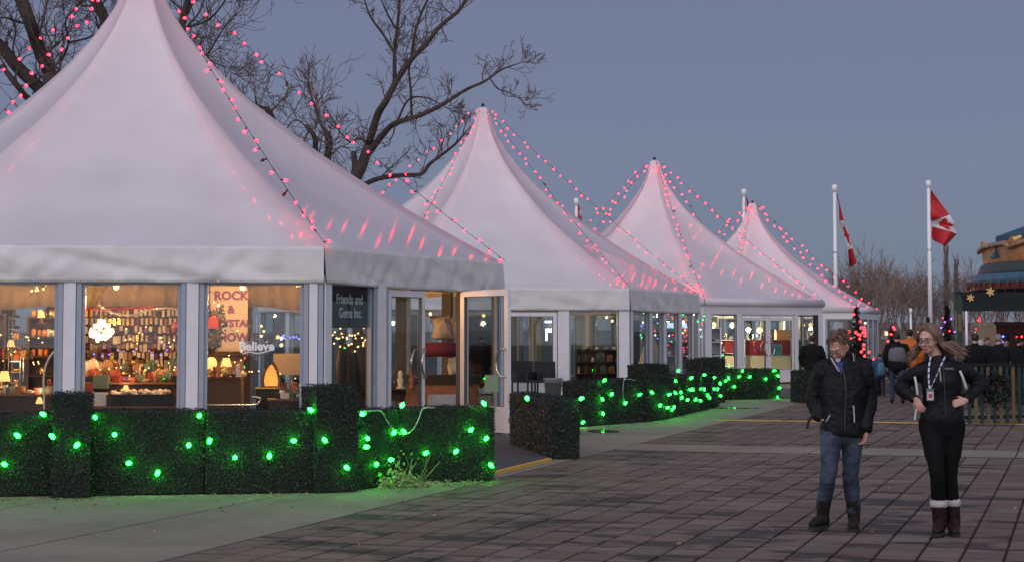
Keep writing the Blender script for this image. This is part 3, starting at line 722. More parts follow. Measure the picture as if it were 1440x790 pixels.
# show poster
M['poster'] = mat('poster_card', (.36, .30, .27), .7); M['purple'] = mat('purple_print', (.10, .02, .10), .7)
f = f1[0]
def room(x, y, Z): return at(x, y, Z)
p = room(322, 447, 28.6); bm = B(); box(bm, -.29, .29, 0, .02, -.52, .5); po = obj('poster', bm, M['poster'], loc=p, rot=(0, 0, f.rz)); tag(po, 'pale show poster with big purple capitals behind the third window', 'poster')
for s_, z_, sz in (('ROCK', .29, .19), ('&', .08, .17), ('CRYSTAL', -.13, .15), ('SHOW', -.36, .18)):
    o = link('lettering', text_mesh('lettering', s_, sz, M['purple'], .001, bold=.008), po); o.location = (.03, -.003, z_); o.rotation_euler = (R(90), 0, 0)
# white snowflake with the word Believe hanging in the window
M['snow'] = mat('bright_white', (.85, .85, .83), .5); M['white'] = mat('white_paint', (.75, .74, .72), .5)
p = room(361, 487, 26.0); o0 = root('window_ornament', p, 'white snowflake ornament reading Believe, hung in the third window', 'ornament', rz=f.rz)
bm = B()
for k in range(12):
    a = R(30*k); L_ = .2 if k % 2 == 0 else .145; e = Vector((math.sin(a)*L_, 0, math.cos(a)*L_)); bar(bm, (0, 0, 0), e, .012, .018)
    for q in ((.5, .05), (.75, .045)):
        for s in (-1, 1):
            b0 = e*q[0]; a2 = a + s*R(48); bar(bm, b0, b0 + Vector((math.sin(a2), 0, math.cos(a2)))*q[1], .01, .015)
obj('snowflake', bm, mat('silver_glitter', (.22, .20, .19), .5), o0)
o = link('lettering', text_mesh('lettering', 'Believe', .175, M['snow'], .006, bold=.006), o0); o.location = (0, -.045, -.05); o.rotation_euler = (R(90), 0, 0)
bm = B(); bar(bm, (0, 0, .2), (0, 0, .44), .004, .004); obj('cord', bm, M['white'], o0)
bm = B(); tube(bm, bez([(-.2, -.025, -.1), (-.1, -.025, -.075), (0, -.025, -.095), (.1, -.025, -.08), (.21, -.025, -.045), (.19, -.025, -.015)]), .012, 6); obj('flourish', bm, M['white'], o0)
# notice on the open door
dr = [o for o in t1.children if o.name.startswith('door')][-1]
bm = B(); box(bm, -.98, -.62, -.003, 0, .72, 1.0); no = link('notice', mesh('notice', bm, mat('mint_paper', (.35, .55, .48), .6)))
no.matrix_world = Matrix.Translation((T1c[0], T1c[1], 0)) @ dr.matrix_local @ Matrix.Translation((0, .02, 0)); tag(no, 'pale green paper notice stuck low on the open glass door', 'notice')
for r_ in range(4):
    bm = B(); box(bm, -.93, -.67-(r_ % 2)*.05, -.005, -.0035, .93-r_*.055, .945-r_*.055); obj('print_line', bm, mat('grey_green_print', (.12, .22, .18), .7), no)
# ------------------------------------------------------------------ inside the tents
M['warm'] = emis('warm_glow', (1, .58, .20), 5.0); M['warm_soft'] = emis('warm_shade', (1, .52, .17), 1.6); M['white_glow'] = emis('white_glow', (1, .95, .8), 6)
M['blue_glow'] = emis('blue_glow', (.12, .15, 1), 5); M['greeng'] = emis('green_glow', (.05, 1, .2), 4); M['redg'] = emis('red_glow', (1, .04, .05), 4); M['cool'] = emis('cool_glow', (.75, .85, 1), 6)
PALS = {k: mat('goods_'+k, c, r, metal=mt) for k, c, r, mt in (('amber', (.55, .24, .05), .25, 0), ('cream', (.62, .52, .38), .6, 0), ('card', (.34, .19, .09), .8, 0), ('red', (.26, .035, .02), .4, 0), ('teal', (.10, .15, .12), .5, 0),
   ('brown', (.12, .055, .025), .5, 0), ('white', (.7, .68, .62), .5, 0), ('gold', (.7, .42, .12), .25, .9), ('dark', (.02, .016, .014), .5, 0), ('purple', (.15, .05, .2), .3, 0), ('grey', (.3, .3, .3), .5, 0), ('green', (.05, .08, .03), .5, 0), ('orange', (.6, .16, .02), .5, 0))}
PALS['glass'] = M['glass']
ri = random.Random(21)
def plight(p, power, col=(1, .62, .30), r=.05, parent=None, name='lamp_light'):
    l = bpy.data.lights.new(name, 'POINT'); l.energy = power; l.color = col; l.shadow_soft_size = r
    o = bpy.data.objects.new(name, l); COL.objects.link(o); o.location = p
    if parent is not None: o.parent = parent
    return o
# reusable small goods (origin at the bottom)
def g_jar():
    bm = B(); lathe(bm, [(.028, 0), (.034, .008), (.036, .07), (.028, .082), (.028, .095)], 10); return bm
def g_box():
    bm = B(); box(bm, -.05, .05, -.04, .04, 0, .07); bmesh.ops.bevel(bm, geom=bm.edges[:], offset=.003, affect='EDGES'); box(bm, -.052, .052, -.042, .042, .05, .072); return bm
def g_stone():
    bm = B(); ball(bm, (0, 0, .03), (.045, .035, .032), 2)
    for v in bm.verts: v.co += v.co.normalized()*noise.noise(v.co*40)*.012
    return bm
def g_fig():
    bm = B(); lathe(bm, [(.03, 0), (.032, .01), (.014, .02), (.022, .05), (.026, .07), (.012, .085), (.018, .1), (.019, .12), (.006, .135)], 10); return bm
def g_dish():
    bm = B(); lathe(bm, [(.02, 0), (.045, .012), (.065, .03), (.06, .03), (.04, .015)], 12)
    for k in range(5): ball(bm, (ri.uniform(-.03, .03), ri.uniform(-.03, .03), .032), .013, 1)
    return bm
def g_book():
    bm = B()
    for k in range(4): box(bm, -.06+k*.03, -.034+k*.03, -.05, .05, 0, .13+.015*(k % 3))
    return bm
GOODS = {}
for nm, fn, pls in (('jar', g_jar, ('amber', 'gold', 'glass', 'orange', 'white')), ('gift_box', g_box, ('card', 'cream', 'red', 'teal', 'purple', 'dark')), ('crystal_stone', g_stone, ('cream', 'purple', 'amber', 'grey', 'white')),
                    ('figurine', g_fig, ('gold', 'white', 'brown', 'red', 'green')), ('trinket_dish', g_dish, ('cream', 'gold', 'dark', 'teal')), ('booklet_row', g_book, ('cream', 'red', 'teal', 'card'))):
    base = mesh(nm, fn(), PALS[pls[0]], nm != 'gift_box')
    GOODS[nm] = []
    for p_ in pls:
        me = base.copy(); me.materials[0] = PALS[p_]; GOODS[nm].append((p_, me))
WORDS = {'amber': 'amber', 'gold': 'gold', 'glass': 'clear glass', 'orange': 'orange', 'white': 'white', 'card': 'brown', 'cream': 'cream', 'red': 'red', 'teal': 'teal', 'purple': 'purple', 'dark': 'black', 'grey': 'grey', 'brown': 'brown', 'green': 'green'}
def good(kind, p, where, rz=0, sc=1, pal=None):
    ch = GOODS[kind]; c, me = ri.choice(ch) if pal is None else [x for x in ch if x[0] == pal][0]
    o = link(kind, me, loc=p, rot=(0, 0, rz), sc=sc)
    return tag(o, '%s %s %s' % (WORDS[c], kind.replace('_', ' '), where), kind.replace('_', ' ').split()[-1], '%s %s %s' % (WORDS[c], {'gift_box': 'gift boxes', 'trinket_dish': 'trinket dishes'}.get(kind, kind.replace('_', ' ')+'s'), where))
def shelf_unit(p, wd, dp, h, n, label, m='darkwood', rz=0, back=True):
    t = root('shelf_unit', p, label, 'shelf', rz=rz)
    for s in (-1, 1):
        bm = B(); box(bm, s*wd/2-.02, s*wd/2+.02, 0, dp, 0, h); obj('side_panel', bm, M[m], t)
    if back: bm = B(); box(bm, -wd/2+.02, wd/2-.02, dp-.015, dp-.002, 0, h); obj('back_panel', bm, M[m], t)
    zs = []
    for k in range(n):
        z = .08 + (h-.1)*k/(n-1); bm = B(); box(bm, -wd/2+.02, wd/2-.02, .0, dp-.016, z-.012, z+.012); obj('shelf', bm, M[m], t); zs.append(z+.012)
    return t, zs
def stock(t, zs, wd, dp, step, where, kinds=('jar', 'gift_box', 'crystal_stone', 'figurine', 'trinket_dish', 'booklet_row'), sc=(.9, 1.5), rows=1):
    Mx = Matrix.Translation(t.location) @ Matrix.Rotation(t.rotation_euler.z, 4, 'Z')
    for z in zs:
        x = -wd/2+.07; kd = ri.choice(kinds)
        while x < wd/2-.06:
            if ri.random() < .35: kd = ri.choice(kinds)
            good(kd, Mx @ Vector((x, dp*ri.uniform(.25, .6), z)), where, ri.uniform(-.4, .4), ri.uniform(*sc)); x += step*ri.uniform(.8, 1.3)
def lamp(p, label, h=.42, r=.1, power=16, m='warm_soft', col=(1, .6, .28), group=None):
    t = root('table_lamp', p, label, 'lamp', group)
    bm = B(); lathe(bm, [(.07, 0), (.07, .015), (.02, .03), (.035, h*.25), (.015, h*.5), (.01, h*.55)], 12); obj('base', bm, PALS['brown'], t, smooth=True)
    bm = B(); lathe(bm, [(r, h*.5), (r*.96, h*.55), (r*.6, h)], 16, caps=False); obj('lamp_shade', bm, M[m], t, smooth=True)
    bm = B(); ball(bm, (0, 0, h*.66), .03, 2); obj('bulb', bm, M['warm'], t, smooth=True)
    plight((0, 0, h+.1), power, col, .06, t); return t
def fairy(pts, label, mats, step=.08, r=.011, group='strings of small lights inside the tents', jit=.03, n=None):
    o0 = Vector(pts[0]); c = bez([Vector(p)-o0 for p in pts], 8); t = root('fairy_lights', o0, label, 'string lights', group)
    bm = B(); tube(bm, c, .004, 4); obj('wire', bm, M['cable'], t)
    bm = B(); ball(bm, (0, 0, 0), r, 1); base = mesh('bulb', bm, mats[0], True); ms = [base]
    for m in mats[1:]:
        q = base.copy(); q.materials[0] = m; ms.append(q)
    acc = 0
    for a, b in zip(c, c[1:]):
        acc += (b-a).length
        while acc > step:
            acc -= step; link('bulb', ri.choice(ms), t, loc=b + Vector((ri.gauss(0, jit), ri.gauss(0, jit), ri.gauss(0, jit))))
    return t
RZ = f1[0].rz
W1 = 'inside the nearest tent'
# --- tent 1
def light_fix(p, label, power, col=(1, .62, .3), r=.045, group='round pendant lamps under the tent linings'):
    t = root('pendant_lamp', p, label, 'lamp', group); bm = B(); bar(bm, (0, 0, .0), (0, 0, .28), .01, .01); obj('cord', bm, M['cable'], t)
    bm = B(); ball(bm, (0, 0, -.04), r, 2); obj('globe', bm, M['warm'], t, smooth=True); plight((0, 0, -.22), power, col, .1, t); return t
for i, (x, y) in enumerate(((-8.6, 27.4), (-6.0, 27.5), (-4.1, 27.6), (-7.6, 32.4), (-3.6, 31.2))):  # fill lamps added to brighten the gem shop and its fronts
    light_fix((x, y, 2.42), 'added warm fill lamp hanging %s of the nearest tent' % ('in the left front part', 'in the middle front part', 'in the right front part', 'in the left rear part', 'in the right rear part')[i], 105 if i < 3 else 130, (1, .50, .19))
# left pane: dark shelves, lit candle jars, a tall wire tower
t, zs = shelf_unit(room(-25, 0, 29.2).xy.to_3d(), .9, .35, 2.0, 6, 'dark wooden shelf unit at the far left window', rz=RZ); stock(t, zs, .9, .35, .11, 'on the dark shelves at the far left window')
t, zs = shelf_unit(room(68, 0, 29.0).xy.to_3d(), .48, .3, 1.95, 7, 'narrow shelf unit of glowing amber jars behind the far left window', rz=RZ); stock(t, zs[3:], .48, .3, .085, 'on the narrow shelf unit', ('jar',), (1.0, 1.3))
stock(t, zs[:3], .48, .3, .1, 'low on the narrow shelf unit', ('gift_box', 'booklet_row'))
def tower(p, label):
    t = root('wire_rack', p, label, 'rack')
    for x in (-.09, .09):
        for y in (-.09, .09): bm = B(); bar(bm, (x, y, 0), (x, y, 1.95), .01, .01); obj('upright', bm, M['steel'], t)
    for k in range(12):
        bm = B(); z = .1+k*.165
        for a, b in (((-.09, -.09), (.09, -.09)), ((.09, -.09), (.09, .09)), ((.09, .09), (-.09, .09)), ((-.09, .09), (-.09, -.09))): bar(bm, (*a, z), (*b, z), .008, .008)
        box(bm, -.088, .088, -.088, .088, z-.006, z-.001); obj('tier', bm, M['steel'], t)
    return t
t = tower(room(31, 0, 27.9).xy.to_3d(), 'tall narrow wire rack behind the far left window')
for k in range(1, 12): good(ri.choice(('jar', 'crystal_stone', 'trinket_dish')), t.location + Vector((0, 0, .1+k*.165)), 'on the tall wire rack', 0, 1.1)
lamp(room(8, 592, 28.2) , 'low glowing lamp at the far left edge behind the glass', .3, .1, 5)
lamp(room(58, 455, 28.7), 'small cream lamp on top of the amber jar shelf', .2, .06, 5)
lamp(room(15, 497, 28.3), 'small glowing lamp on the dark shelves at far left', .22, .06, 4)
fairy([room(40, 416, 28), room(50, 408, 28), room(60, 402, 28), room(68, 400, 28)], 'short string of warm bulbs high behind the far left window', [M['warm']], .05, .018)
# middle pane: counter, hanging cards, garland, lit lamp
W2 = 'behind the second window'
p = room(190, 0, 28.9).xy.to_3d(); t = root('counter', p, 'wooden shop counter behind the second window', 'counter', rz=RZ)
bm = B(); box(bm, -.82, .82, -.3, .3, .96, 1.0); obj('top', bm, M['wood'], t); bm = B(); box(bm, -.8, .8, -.26, .28, .06, .96); obj('front_panel', bm, M['darkwood'], t)
for k in range(16): good(ri.choice(list(GOODS)), room(128+k*8.2, 528, 28.9) .xy.to_3d() + Vector((0, -.12+.1*(k % 3), 1.0)), 'on the wooden counter', ri.uniform(-.5, .5), ri.uniform(1, 1.9))
bm = B(); box(bm, -.12, .12, -.12, .12, 0, .2); o = obj('cardboard_box', bm, PALS['card'], loc=room(207, 0, 28.9).xy.to_3d() + Vector((0, .05, 1.0)), rot=(0, 0, RZ)); tag(o, 'open brown cardboard box on the wooden counter', 'box')
p = room(200, 0, 27.4).xy.to_3d(); t = root('low_table', p, 'low dark table right behind the second window', 'table', rz=RZ)
bm = B(); box(bm, -.78, .78, -.25, .25, .56, .6); obj('top', bm, M['wood'], t)
for x in (-.74, .74):
    for y in (-.2, .2): bm = B(); box(bm, x-.03, x+.03, y-.03, y+.03, .06, .56); obj('leg', bm, M['darkwood'], t)
def crate(x0, x1, y, Z, h, m, label, cat='box', dp=.3, name='crate', z0=.6):
    a, b = room(x0, 0, Z), room(x1, 0, Z); wd = b.x-a.x; bm = B()
    box(bm, -wd/2, wd/2, -dp/2, -dp/2+.012, 0, h); box(bm, -wd/2, wd/2, dp/2-.012, dp/2, 0, h)
    box(bm, -wd/2, -wd/2+.012, -dp/2+.012, dp/2-.012, 0, h); box(bm, wd/2-.012, wd/2, -dp/2+.012, dp/2-.012, 0, h); box(bm, -wd/2+.012, wd/2-.012, -dp/2+.012, dp/2-.012, 0, .012)
    o = obj(name, bm, m, loc=Vector(((a.x+b.x)/2, Z, z0)), rot=(0, 0, RZ)); return tag(o, label, cat)
crate(128, 158, 0, 27.35, .19, PALS['white'], 'white plastic tub behind the lower left of the second window', 'tub', name='tub')
crate(160, 252, 0, 27.3, .17, PALS['dark'], 'long black basket filled with pale stones behind the second window', 'basket', name='basket')
for k in range(46): good('crystal_stone', Vector((room(164+ri.random()*84, 0, 27.3).x, 27.3+ri.uniform(-.11, .11), .72+ri.random()*.06)), 'heaped in the black basket', ri.uniform(0, 6), ri.uniform(.8, 1.2), ri.choice(('cream', 'white')))
crate(140, 160, 0, 27.9, .2, PALS['teal'], 'teal box standing at the left of the second window', z0=.84); crate(122, 139, 0, 27.8, .14, PALS['red'], 'red box at the lower left of the second window', z0=.76)
bm = B(); box(bm, -.5, .0, -.12, .12, .6, .76); o = obj('display_riser', bm, PALS['brown'], loc=room(160, 0, 27.85).xy.to_3d()); tag(o, 'brown wooden riser under the teal and red boxes', 'riser')
# grid wall with hanging jewellery cards
gp0 = room(192, 0, 29.9).xy.to_3d(); t = root('grid_panel', gp0, 'black wire grid panel hung with jewellery cards behind the second window', 'display rack', rz=RZ)
bm = B()
for k in range(22): bar(bm, (-.92+k*.0876, 0, .9), (-.92+k*.0876, 0, 2.12), .006, .006)
for k in range(15): bar(bm, (-.92, .004, .9+k*.087), (.92, .004, .9+k*.087), .006, .006)
tag(obj('wire_mesh', bm, M['black'], t), kind='stuff')
for x in (-.9, .92): bm = B(); bar(bm, (x, 0, 0), (x, 0, 2.2), .03, .03); obj('upright', bm, M['black'], t)
CARD = []
for kx, (cw, chh) in enumerate(((.022, .11), (.028, .08), (.032, .13))):
    bm = B(); box(bm, -cw, cw, -.004, 0, -chh, 0); box(bm, -.008, .008, -.02, -.004, -.012, .0); base = mesh('jewellery_card', bm, PALS['cream'])
    for pl in ('cream', 'white', 'card', 'gold', 'dark', 'purple'):
        q = base.copy(); q.materials[0] = PALS[pl]; CARD.append((pl, q))
Mg = Matrix.Translation(gp0) @ Matrix.Rotation(RZ, 4, 'Z')
for row, z in enumerate((2.07, 1.93, 1.79, 1.65, 1.51, 1.38, 1.25)):
    x = -.88
    while x < .9:
        pl, me = ri.choice(CARD[:6] if row < 3 else CARD) if ri.random() < .8 else ri.choice(CARD)
        if pl in ('card', 'dark', 'purple') and ri.random() < .35: pl, me = CARD[0]
        o = link('jewellery_card', me, loc=Mg @ Vector((x, -.03-ri.random()*.03, z+ri.uniform(-.02, .02))), rot=(ri.uniform(-.1, .1), 0, RZ+ri.uniform(-.3, .3)))
        tag(o, '%s jewellery card hanging on the wire grid behind the second window' % WORDS[pl], 'card', '%s cards on the wire grid' % WORDS[pl]); x += ri.uniform(.062, .085)
t = root('glass_lamp', room(143, 462, 28.9), 'blazing tiered glass lamp at the left of the second window', 'lamp')
mg = emis('bright_shade', (1, .66, .30), 5); bl0 = B(); lathe(bl0, [(.004, -.03), (.016, -.02), (.02, 0), (.012, .02), (.003, .028)], 7); glm = mesh('glass_drop', bl0, mg, True)
for tier, (rt, zt, nt_) in enumerate(((.05, .12, 6), (.11, .05, 11), (.17, -.03, 16), (.15, -.10, 13), (.08, -.14, 8))):
    for k in range(nt_): a_ = 6.283*k/nt_ + tier; link('glass_drop', glm, t, loc=(math.cos(a_)*rt + ri.gauss(0, .008), math.sin(a_)*rt, zt + ri.gauss(0, .012)), sc=ri.uniform(.9, 1.6))
bm = B(); tube(bm, [Vector((math.cos(a_*.3927)*.16, math.sin(a_*.3927)*.16, -.02)) for a_ in range(17)], .006, 5, caps=False); obj('hoop', bm, M['steel'], t)
bm = B(); bar(bm, (0, 0, .2), (0, 0, .5), .008, .008); obj('cord', bm, M['cable'], t); plight((0, -.35, 0), 12, (1, .68, .34), .08, t)
tinsel([room(x, y, 28.6) for x, y in ((120, 434), (150, 434), (180, 433), (215, 432), (240, 434), (259, 431))], 'red tinsel garland along the top of the second window', mat('red_tinsel', (.4, .02, .02), .35, metal=.3), r=.03, n=900, leafs=.02)
tinsel([room(x, y, 28.5) for x, y in ((138, 428), (150, 436), (165, 441), (185, 443), (205, 437), (230, 433), (257, 436))], 'silver tinsel garland draped under the red one', M['tinsel'], r=.03, n=900, leafs=.02)
fairy([room(x, y, 28.3) for x, y in ((122, 495), (140, 505), (165, 495), (190, 492), (210, 497), (235, 490))], 'string of tiny blue lights among the jewellery cards', [M['blue_glow']], .12, .012)
bm = B(); tube(bm, [(0, 0, 0), (0, 0, .55)], .06, 12); tag(obj('red_scarf', bm, mat('lit_red_cloth', (.7, .02, .02), .5), loc=room(255, 507, 28.4), smooth=True), 'bright red scarf roll hanging at the right of the second window', 'scarf')
bm = B(); ball(bm, (0, 0, 0), (.06, .06, .1), 2); tag(obj('red_ornament', bm, PALS['red'], loc=room(246, 460, 28.6), smooth=True), 'red hanging ornament right of the jewellery cards', 'ornament')
# more shelves behind, seen between things
t, zs = shelf_unit(room(170, 0, 31.6).xy.to_3d(), 2.4, .35, 2.1, 6, 'long lit shelf unit at the back of the gem shop', m='wood', rz=RZ); stock(t, zs, 2.4, .35, .15, 'on the long back shelf', sc=(1.1, 1.9))
# third pane
t = root('cabinet', room(315, 0, 28.8).xy.to_3d(), 'orange brown wooden cabinet behind the third window', 'cabinet', rz=RZ)
bm = B(); box(bm, -.35, .35, 0, .5, .06, 1.32); obj('body', bm, PALS['card'], t); bm = B(); box(bm, -.33, -.01, -.02, 0, .1, 1.28); obj('door', bm, M['wood'], t); bm = B(); box(bm, .01, .33, -.02, 0, .1, 1.28); obj('door', bm, M['wood'], t)
bm = B(); prism(bm, [(-.42, 0), (.42, 0), (.3, .16), (-.3, .2)], -.1, .5); tag(obj('canopy_box', bm, M['wood'], loc=t.location+Vector((0, 0, 1.33)), rot=(0, 0, RZ)), 'sloping wooden box on top of the orange brown cabinet', 'box')
lamp(room(318, 527, 27.6), 'square glowing salt lamp low behind the third window', .26, .085, 6)
bm = B(); ball(bm, (0, 0, .09), (.09, .08, .11), 2)
for v in bm.verts: v.co += v.co.normalized()*noise.noise(v.co*14)*.03
t = root('salt_lamp', room(297, 520, 27.8), 'glowing rounded salt lamp at the left edge of the third window', 'lamp'); obj('rock', bm, M['warm_soft'], t); bm = B(); lathe(bm, [(.09, -.02), (.09, 0)], 12); obj('base', bm, PALS['brown'], t)
bm = B(); lathe(bm, [(.12, 0), (.14, .03), (.03, .08), (.02, .12)], 10)
t = root('side_table', room(318, 0, 27.5).xy.to_3d(), 'small dark table under the salt lamps', 'table', rz=RZ); bm.free(); bm = B(); box(bm, -.4, .3, -.2, .2, 1.0, 1.03); obj('top', bm, M['wood'], t); bm = B(); box(bm, -.38, .28, -.18, .18, .06, 1.0); obj('body', bm, PALS['brown'], t)
# black pedestal with the split geode
t = root('pedestal', room(381, 0, 27.4).xy.to_3d(), 'matt black pedestal behind the third window', 'pedestal', rz=RZ)
bm = B(); box(bm, -.17, .17, -.15, .15, .06, .85); obj('body', bm, M['black'], t); bm = B(); box(bm, -.19, .19, -.17, .17, .85, .87); obj('top', bm, PALS['gold'], t)
t = root('geode', room(381, 0, 27.4).xy.to_3d()+Vector((.06, 0, .87)), 'tall split geode glowing orange on the black pedestal', 'geode')
prof = [(-.13, 0), (-.15, .1), (-.12, .24), (-.05, .36), (0, .4), (.05, .34), (.1, .22), (.13, .1), (.12, 0)]
bm = B(); prism(bm, prof, -.02, .1); obj('shell', bm, M['darkwood'], t)
bm = B(); prism(bm, [(x*.75, .02+z*.82) for x, z in prof], -.04, -.019)
for k in range(60): ball(bm, (ri.uniform(-.08, .08), -.04, .03+ri.random()*.24), ri.uniform(.006, .014), 1)
obj('crystals', bm, emis('geode_glow', (1, .34, .06), .9), t); plight((0, -.25, .12), 3, (1, .55, .2), .05, t)
for i, (x, y) in enumerate(((400, 560), (414, 560))):
    bm = B(); lathe(bm, [(.07, 0), (.075, .02), (.075, .2), (.05, .23), (.05, .26)], 14); o = obj('candy_jar', bm, M['glass'], loc=room(x, y-7, 28), smooth=True); tag(o, 'glass jar of coloured sweets %s of two beyond the pedestal' % ('left', 'right')[i], 'jar')
    for k in range(40): bm = None
    bm = B()
    for k in range(50): ball(bm, (ri.uniform(-.045, .045), ri.uniform(-.045, .045), .02+ri.random()*.15), .014, 1)
    tag(obj('sweets', bm, PALS[('red', 'orange')[i]], o), kind='stuff')
bm = B(); box(bm, -.25, .35, -.2, .3, .06, .82); tag(obj('sweet_stand', bm, PALS['green'], loc=room(407, 0, 28).xy.to_3d()), 'dark green stand under the sweet jars', 'stand')
bm = B(); box(bm, -.28, .28, 0, .05, 1.0, 1.35); tag(obj('cream_screen', bm, PALS['cream'], loc=room(412, 0, 30).xy.to_3d()), 'cream screen panel behind the sweet jars', 'screen')
t = root('grey_table', room(330, 0, 26.9).xy.to_3d(), 'grey tubular table frame at the foot of the third window', 'table', rz=RZ)
bm = B(); tube(bm, bez([(-.4, 0, .62), (.0, 0, .62), (.33, 0, .62), (.42, 0, .66), (.42, 0, .72), (.3, 0, .74)]), .02, 8); obj('frame', bm, M['steel'], t, smooth=True)
for x in (-.38, .3): bm = B(); tube(bm, [(x, 0, .06), (x, 0, .62)], .018, 8); obj('leg', bm, M['steel'], t)
# plant and red ornament at the poster
bm = B()
for k in range(420):
    a = ri.uniform(0, 6.28); r = ri.random()**.5*.22; z = ri.uniform(-.35, .3); leaf(bm, Vector((math.cos(a)*r*(1-abs(z)), math.sin(a)*.1, z + .4*math.cos(a)*r)), .06, (ri.uniform(-1, 1), -1, ri.uniform(-1, 1)))
bm2 = B(); tube(bm2, [(0, 0, -.4), (0, 0, .3)], .01, 5)
t = root('poinsettia', room(300, 462, 28.2), 'dark poinsettia spray hanging in front of the poster', 'plant'); obj('stem', bm2, M['darkwood'], t); tag(obj('foliage', bm, mat('dark_foliage', (.03, .03, .015), .6), t), kind='stuff')
bm = B(); box(bm, -.07, .07, -.06, .06, -.1, .06); lathe(bm, [(.05, .06), (.03, .1)], 10); tag(obj('red_lantern', bm, PALS['red'], loc=room(300, 452, 28.0)), 'small red lantern in front of the poster', 'lantern')
fairy([room(x, y, 27.9) for x, y in ((291, 412), (298, 410), (304, 418), (309, 436))], 'single warm bulb on a curved stem beside the poster', [M['warm']], .3, .022, jit=0)
fairy([room(x, y, 28.4) for x, y in ((366, 446), (370, 458), (368, 470), (376, 480))], 'short warm string of bulbs above the snowflake', [M['warm']], .1, .02)
fairy([room(x, y, 28.4) for x, y in ((414, 396), (418, 402), (424, 405))], 'pair of warm bulbs high at the right of the third window', [M['warm']], .07, .02)
fairy([room(x, y, 28.2) for x, y in ((384, 470), (392, 476), (396, 482))], 'warm candle bulbs behind the word on the ornament', [M['warm']], .06, .028)
# corner window: coats and a warm net of bulbs
CW = f1[1]
for i, (d_, z) in enumerate(((.35, 1.68), (.6, 1.72), (.9, 1.66))):
    a = room(462, 463+i*6, 27.6+i*.3); b = room(530, 466+i*5, 28.2+i*.3); mid = room(496, 474+i*6, 28+i*.3)
    fairy([a, mid, b], '%s swag of warm fairy lights below the green banner' % ('nearest', 'middle', 'farthest')[i], [M['warm']]*7 + [M['greeng']], .07, .014, jit=.06)
def coat(p, label, m, s=1, rz=0):
    t = root('coat', p, label, 'coat', rz=rz); bm = B()
    tube(bm, [(0, 0, 0), (0, 0, .3), (0, 0, .8), (0, 0, 1.0), (0, 0, 1.06)], [(.26, .14), (.24, .13), (.22, .1), (.2, .07), (.06, .04)], 14)
    for v in bm.verts: v.co += Vector((1, 1, 0))*noise.noise(v.co*5)*.03
    obj('body', bm, m, t, smooth=True)
    for sx in (-1, 1):
        bm = B(); tube(bm, [(sx*.17, 0, .98), (sx*.27, -.02, .7), (sx*.29, -.04, .35)], [.07, .065, .06], 10, dome=True); obj('sleeve', bm, m, t, smooth=True)
    bm = B(); bar(bm, (0, 0, 1.05), (0, 0, 1.15), .01, .01); obj('hook', bm, M['steel'], t)
    return t
coat(room(490, 0, 28.5).xy.to_3d()+Vector((0, 0, .45)), 'long black coat hanging behind the corner window', PALS['dark'], rz=CW.rz); coat(room(513, 0, 29.3).xy.to_3d()+Vector((0, 0, .4)), 'second dark coat hanging deeper behind the corner window', mat('dark_wool', (.03, .025, .03), .9), rz=CW.rz+.4)
t = root('garment_rail', room(476, 0, 29.0).xy.to_3d(), 'steel garment rail carrying the dark coats', 'rail', rz=CW.rz); bm = B(); bar(bm, (-.3, 0, 1.66), (1.2, 0, 1.66), .03, .03); obj('rail', bm, M['steel'], t)
for x in (-.3, 1.2): bm = B(); bar(bm, (x, 0, .05), (x, 0, 1.66), .03, .03); obj('upright', bm, M['steel'], t)
# through the doorway: white garments, dark roll, cabinet
def bag(p, label, m, wd=.22, h=.42):
    t = root('carrier_bag', p, label, 'bag'); bm = B(); tube(bm, [(0, 0, -h), (0, 0, -h*.9), (0, 0, -h*.45), (0, 0, -.08), (0, 0, 0)], [(wd*.8, .04), (wd, .08), (wd*.92, .09), (wd*.85, .05), (wd*.7, .015)], 20)
    for v in bm.verts: v.co += Vector((1, 1, .4))*(noise.noise(v.co*7 + Vector(p))*.16 + noise.noise(v.co*24 + Vector(p))*.03)
    obj('sack', bm, m, t, smooth=True); bm = B(); tube(bm, bez([(-.03, 0, -.04), (-.02, 0, .08), (.02, 0, .08), (.03, 0, -.04)], 5), .008, 5); obj('loop', bm, m, t); return t
bag(room(618, 444, 33.0), 'white carrier bag hanging at the left of the open doorway', mat('bag_plastic', (.38, .36, .34), .4), .19); bag(room(641, 443, 33.2), 'second white carrier bag hanging beside the open door', PALS['cream']); bag(room(640, 503, 32.9), 'small white bag hanging below the plum cloth roll', PALS['white'], .15, .3)
bm = B(); tube(bm, [(-.45, 0, 0), (.45, 0, 0)], .13, 14); tag(obj('fabric_roll', bm, mat('plum_cloth', (.09, .012, .04), .8), loc=room(625, 491, 32.4), smooth=True), 'dark plum roll of cloth held up in the open doorway', 'cloth')
t = root('dark_counter', room(620, 0, 32.8).xy.to_3d(), 'dark topped wooden counter seen through the open doorway', 'counter'); bm = B(); box(bm, -.6, .7, -.25, .25, .06, .78); obj('body', bm, M['wood'], t); bm = B(); box(bm, -.64, .74, -.29, .29, .78, .94); obj('top', bm, M['black'], t)
bm = B(); box(bm, -.3, .3, -.02, .02, .1, .62); tag(obj('chair_back', bm, M['steel'], loc=room(627, 0, 31.8).xy.to_3d()), 'grey metal folding board in front of the dark topped counter', 'board')
lamp(room(646, 478, 33.6), 'small lamp glowing beside the open door frame', .2, .06, 8)
for i, x in enumerate((565, 581)): good('figurine', room(x, 0, 32.5).xy.to_3d()+Vector((0, 0, .7)), 'behind the closed glass door', 0, 2.4, ('white', 'red')[i])
t, zs = shelf_unit(room(572, 0, 32.6).xy.to_3d(), .9, .3, .7, 3, 'low dark shelf behind the closed glass door'); stock(t, zs, .9, .3, .12, 'on the low shelf behind the closed door')
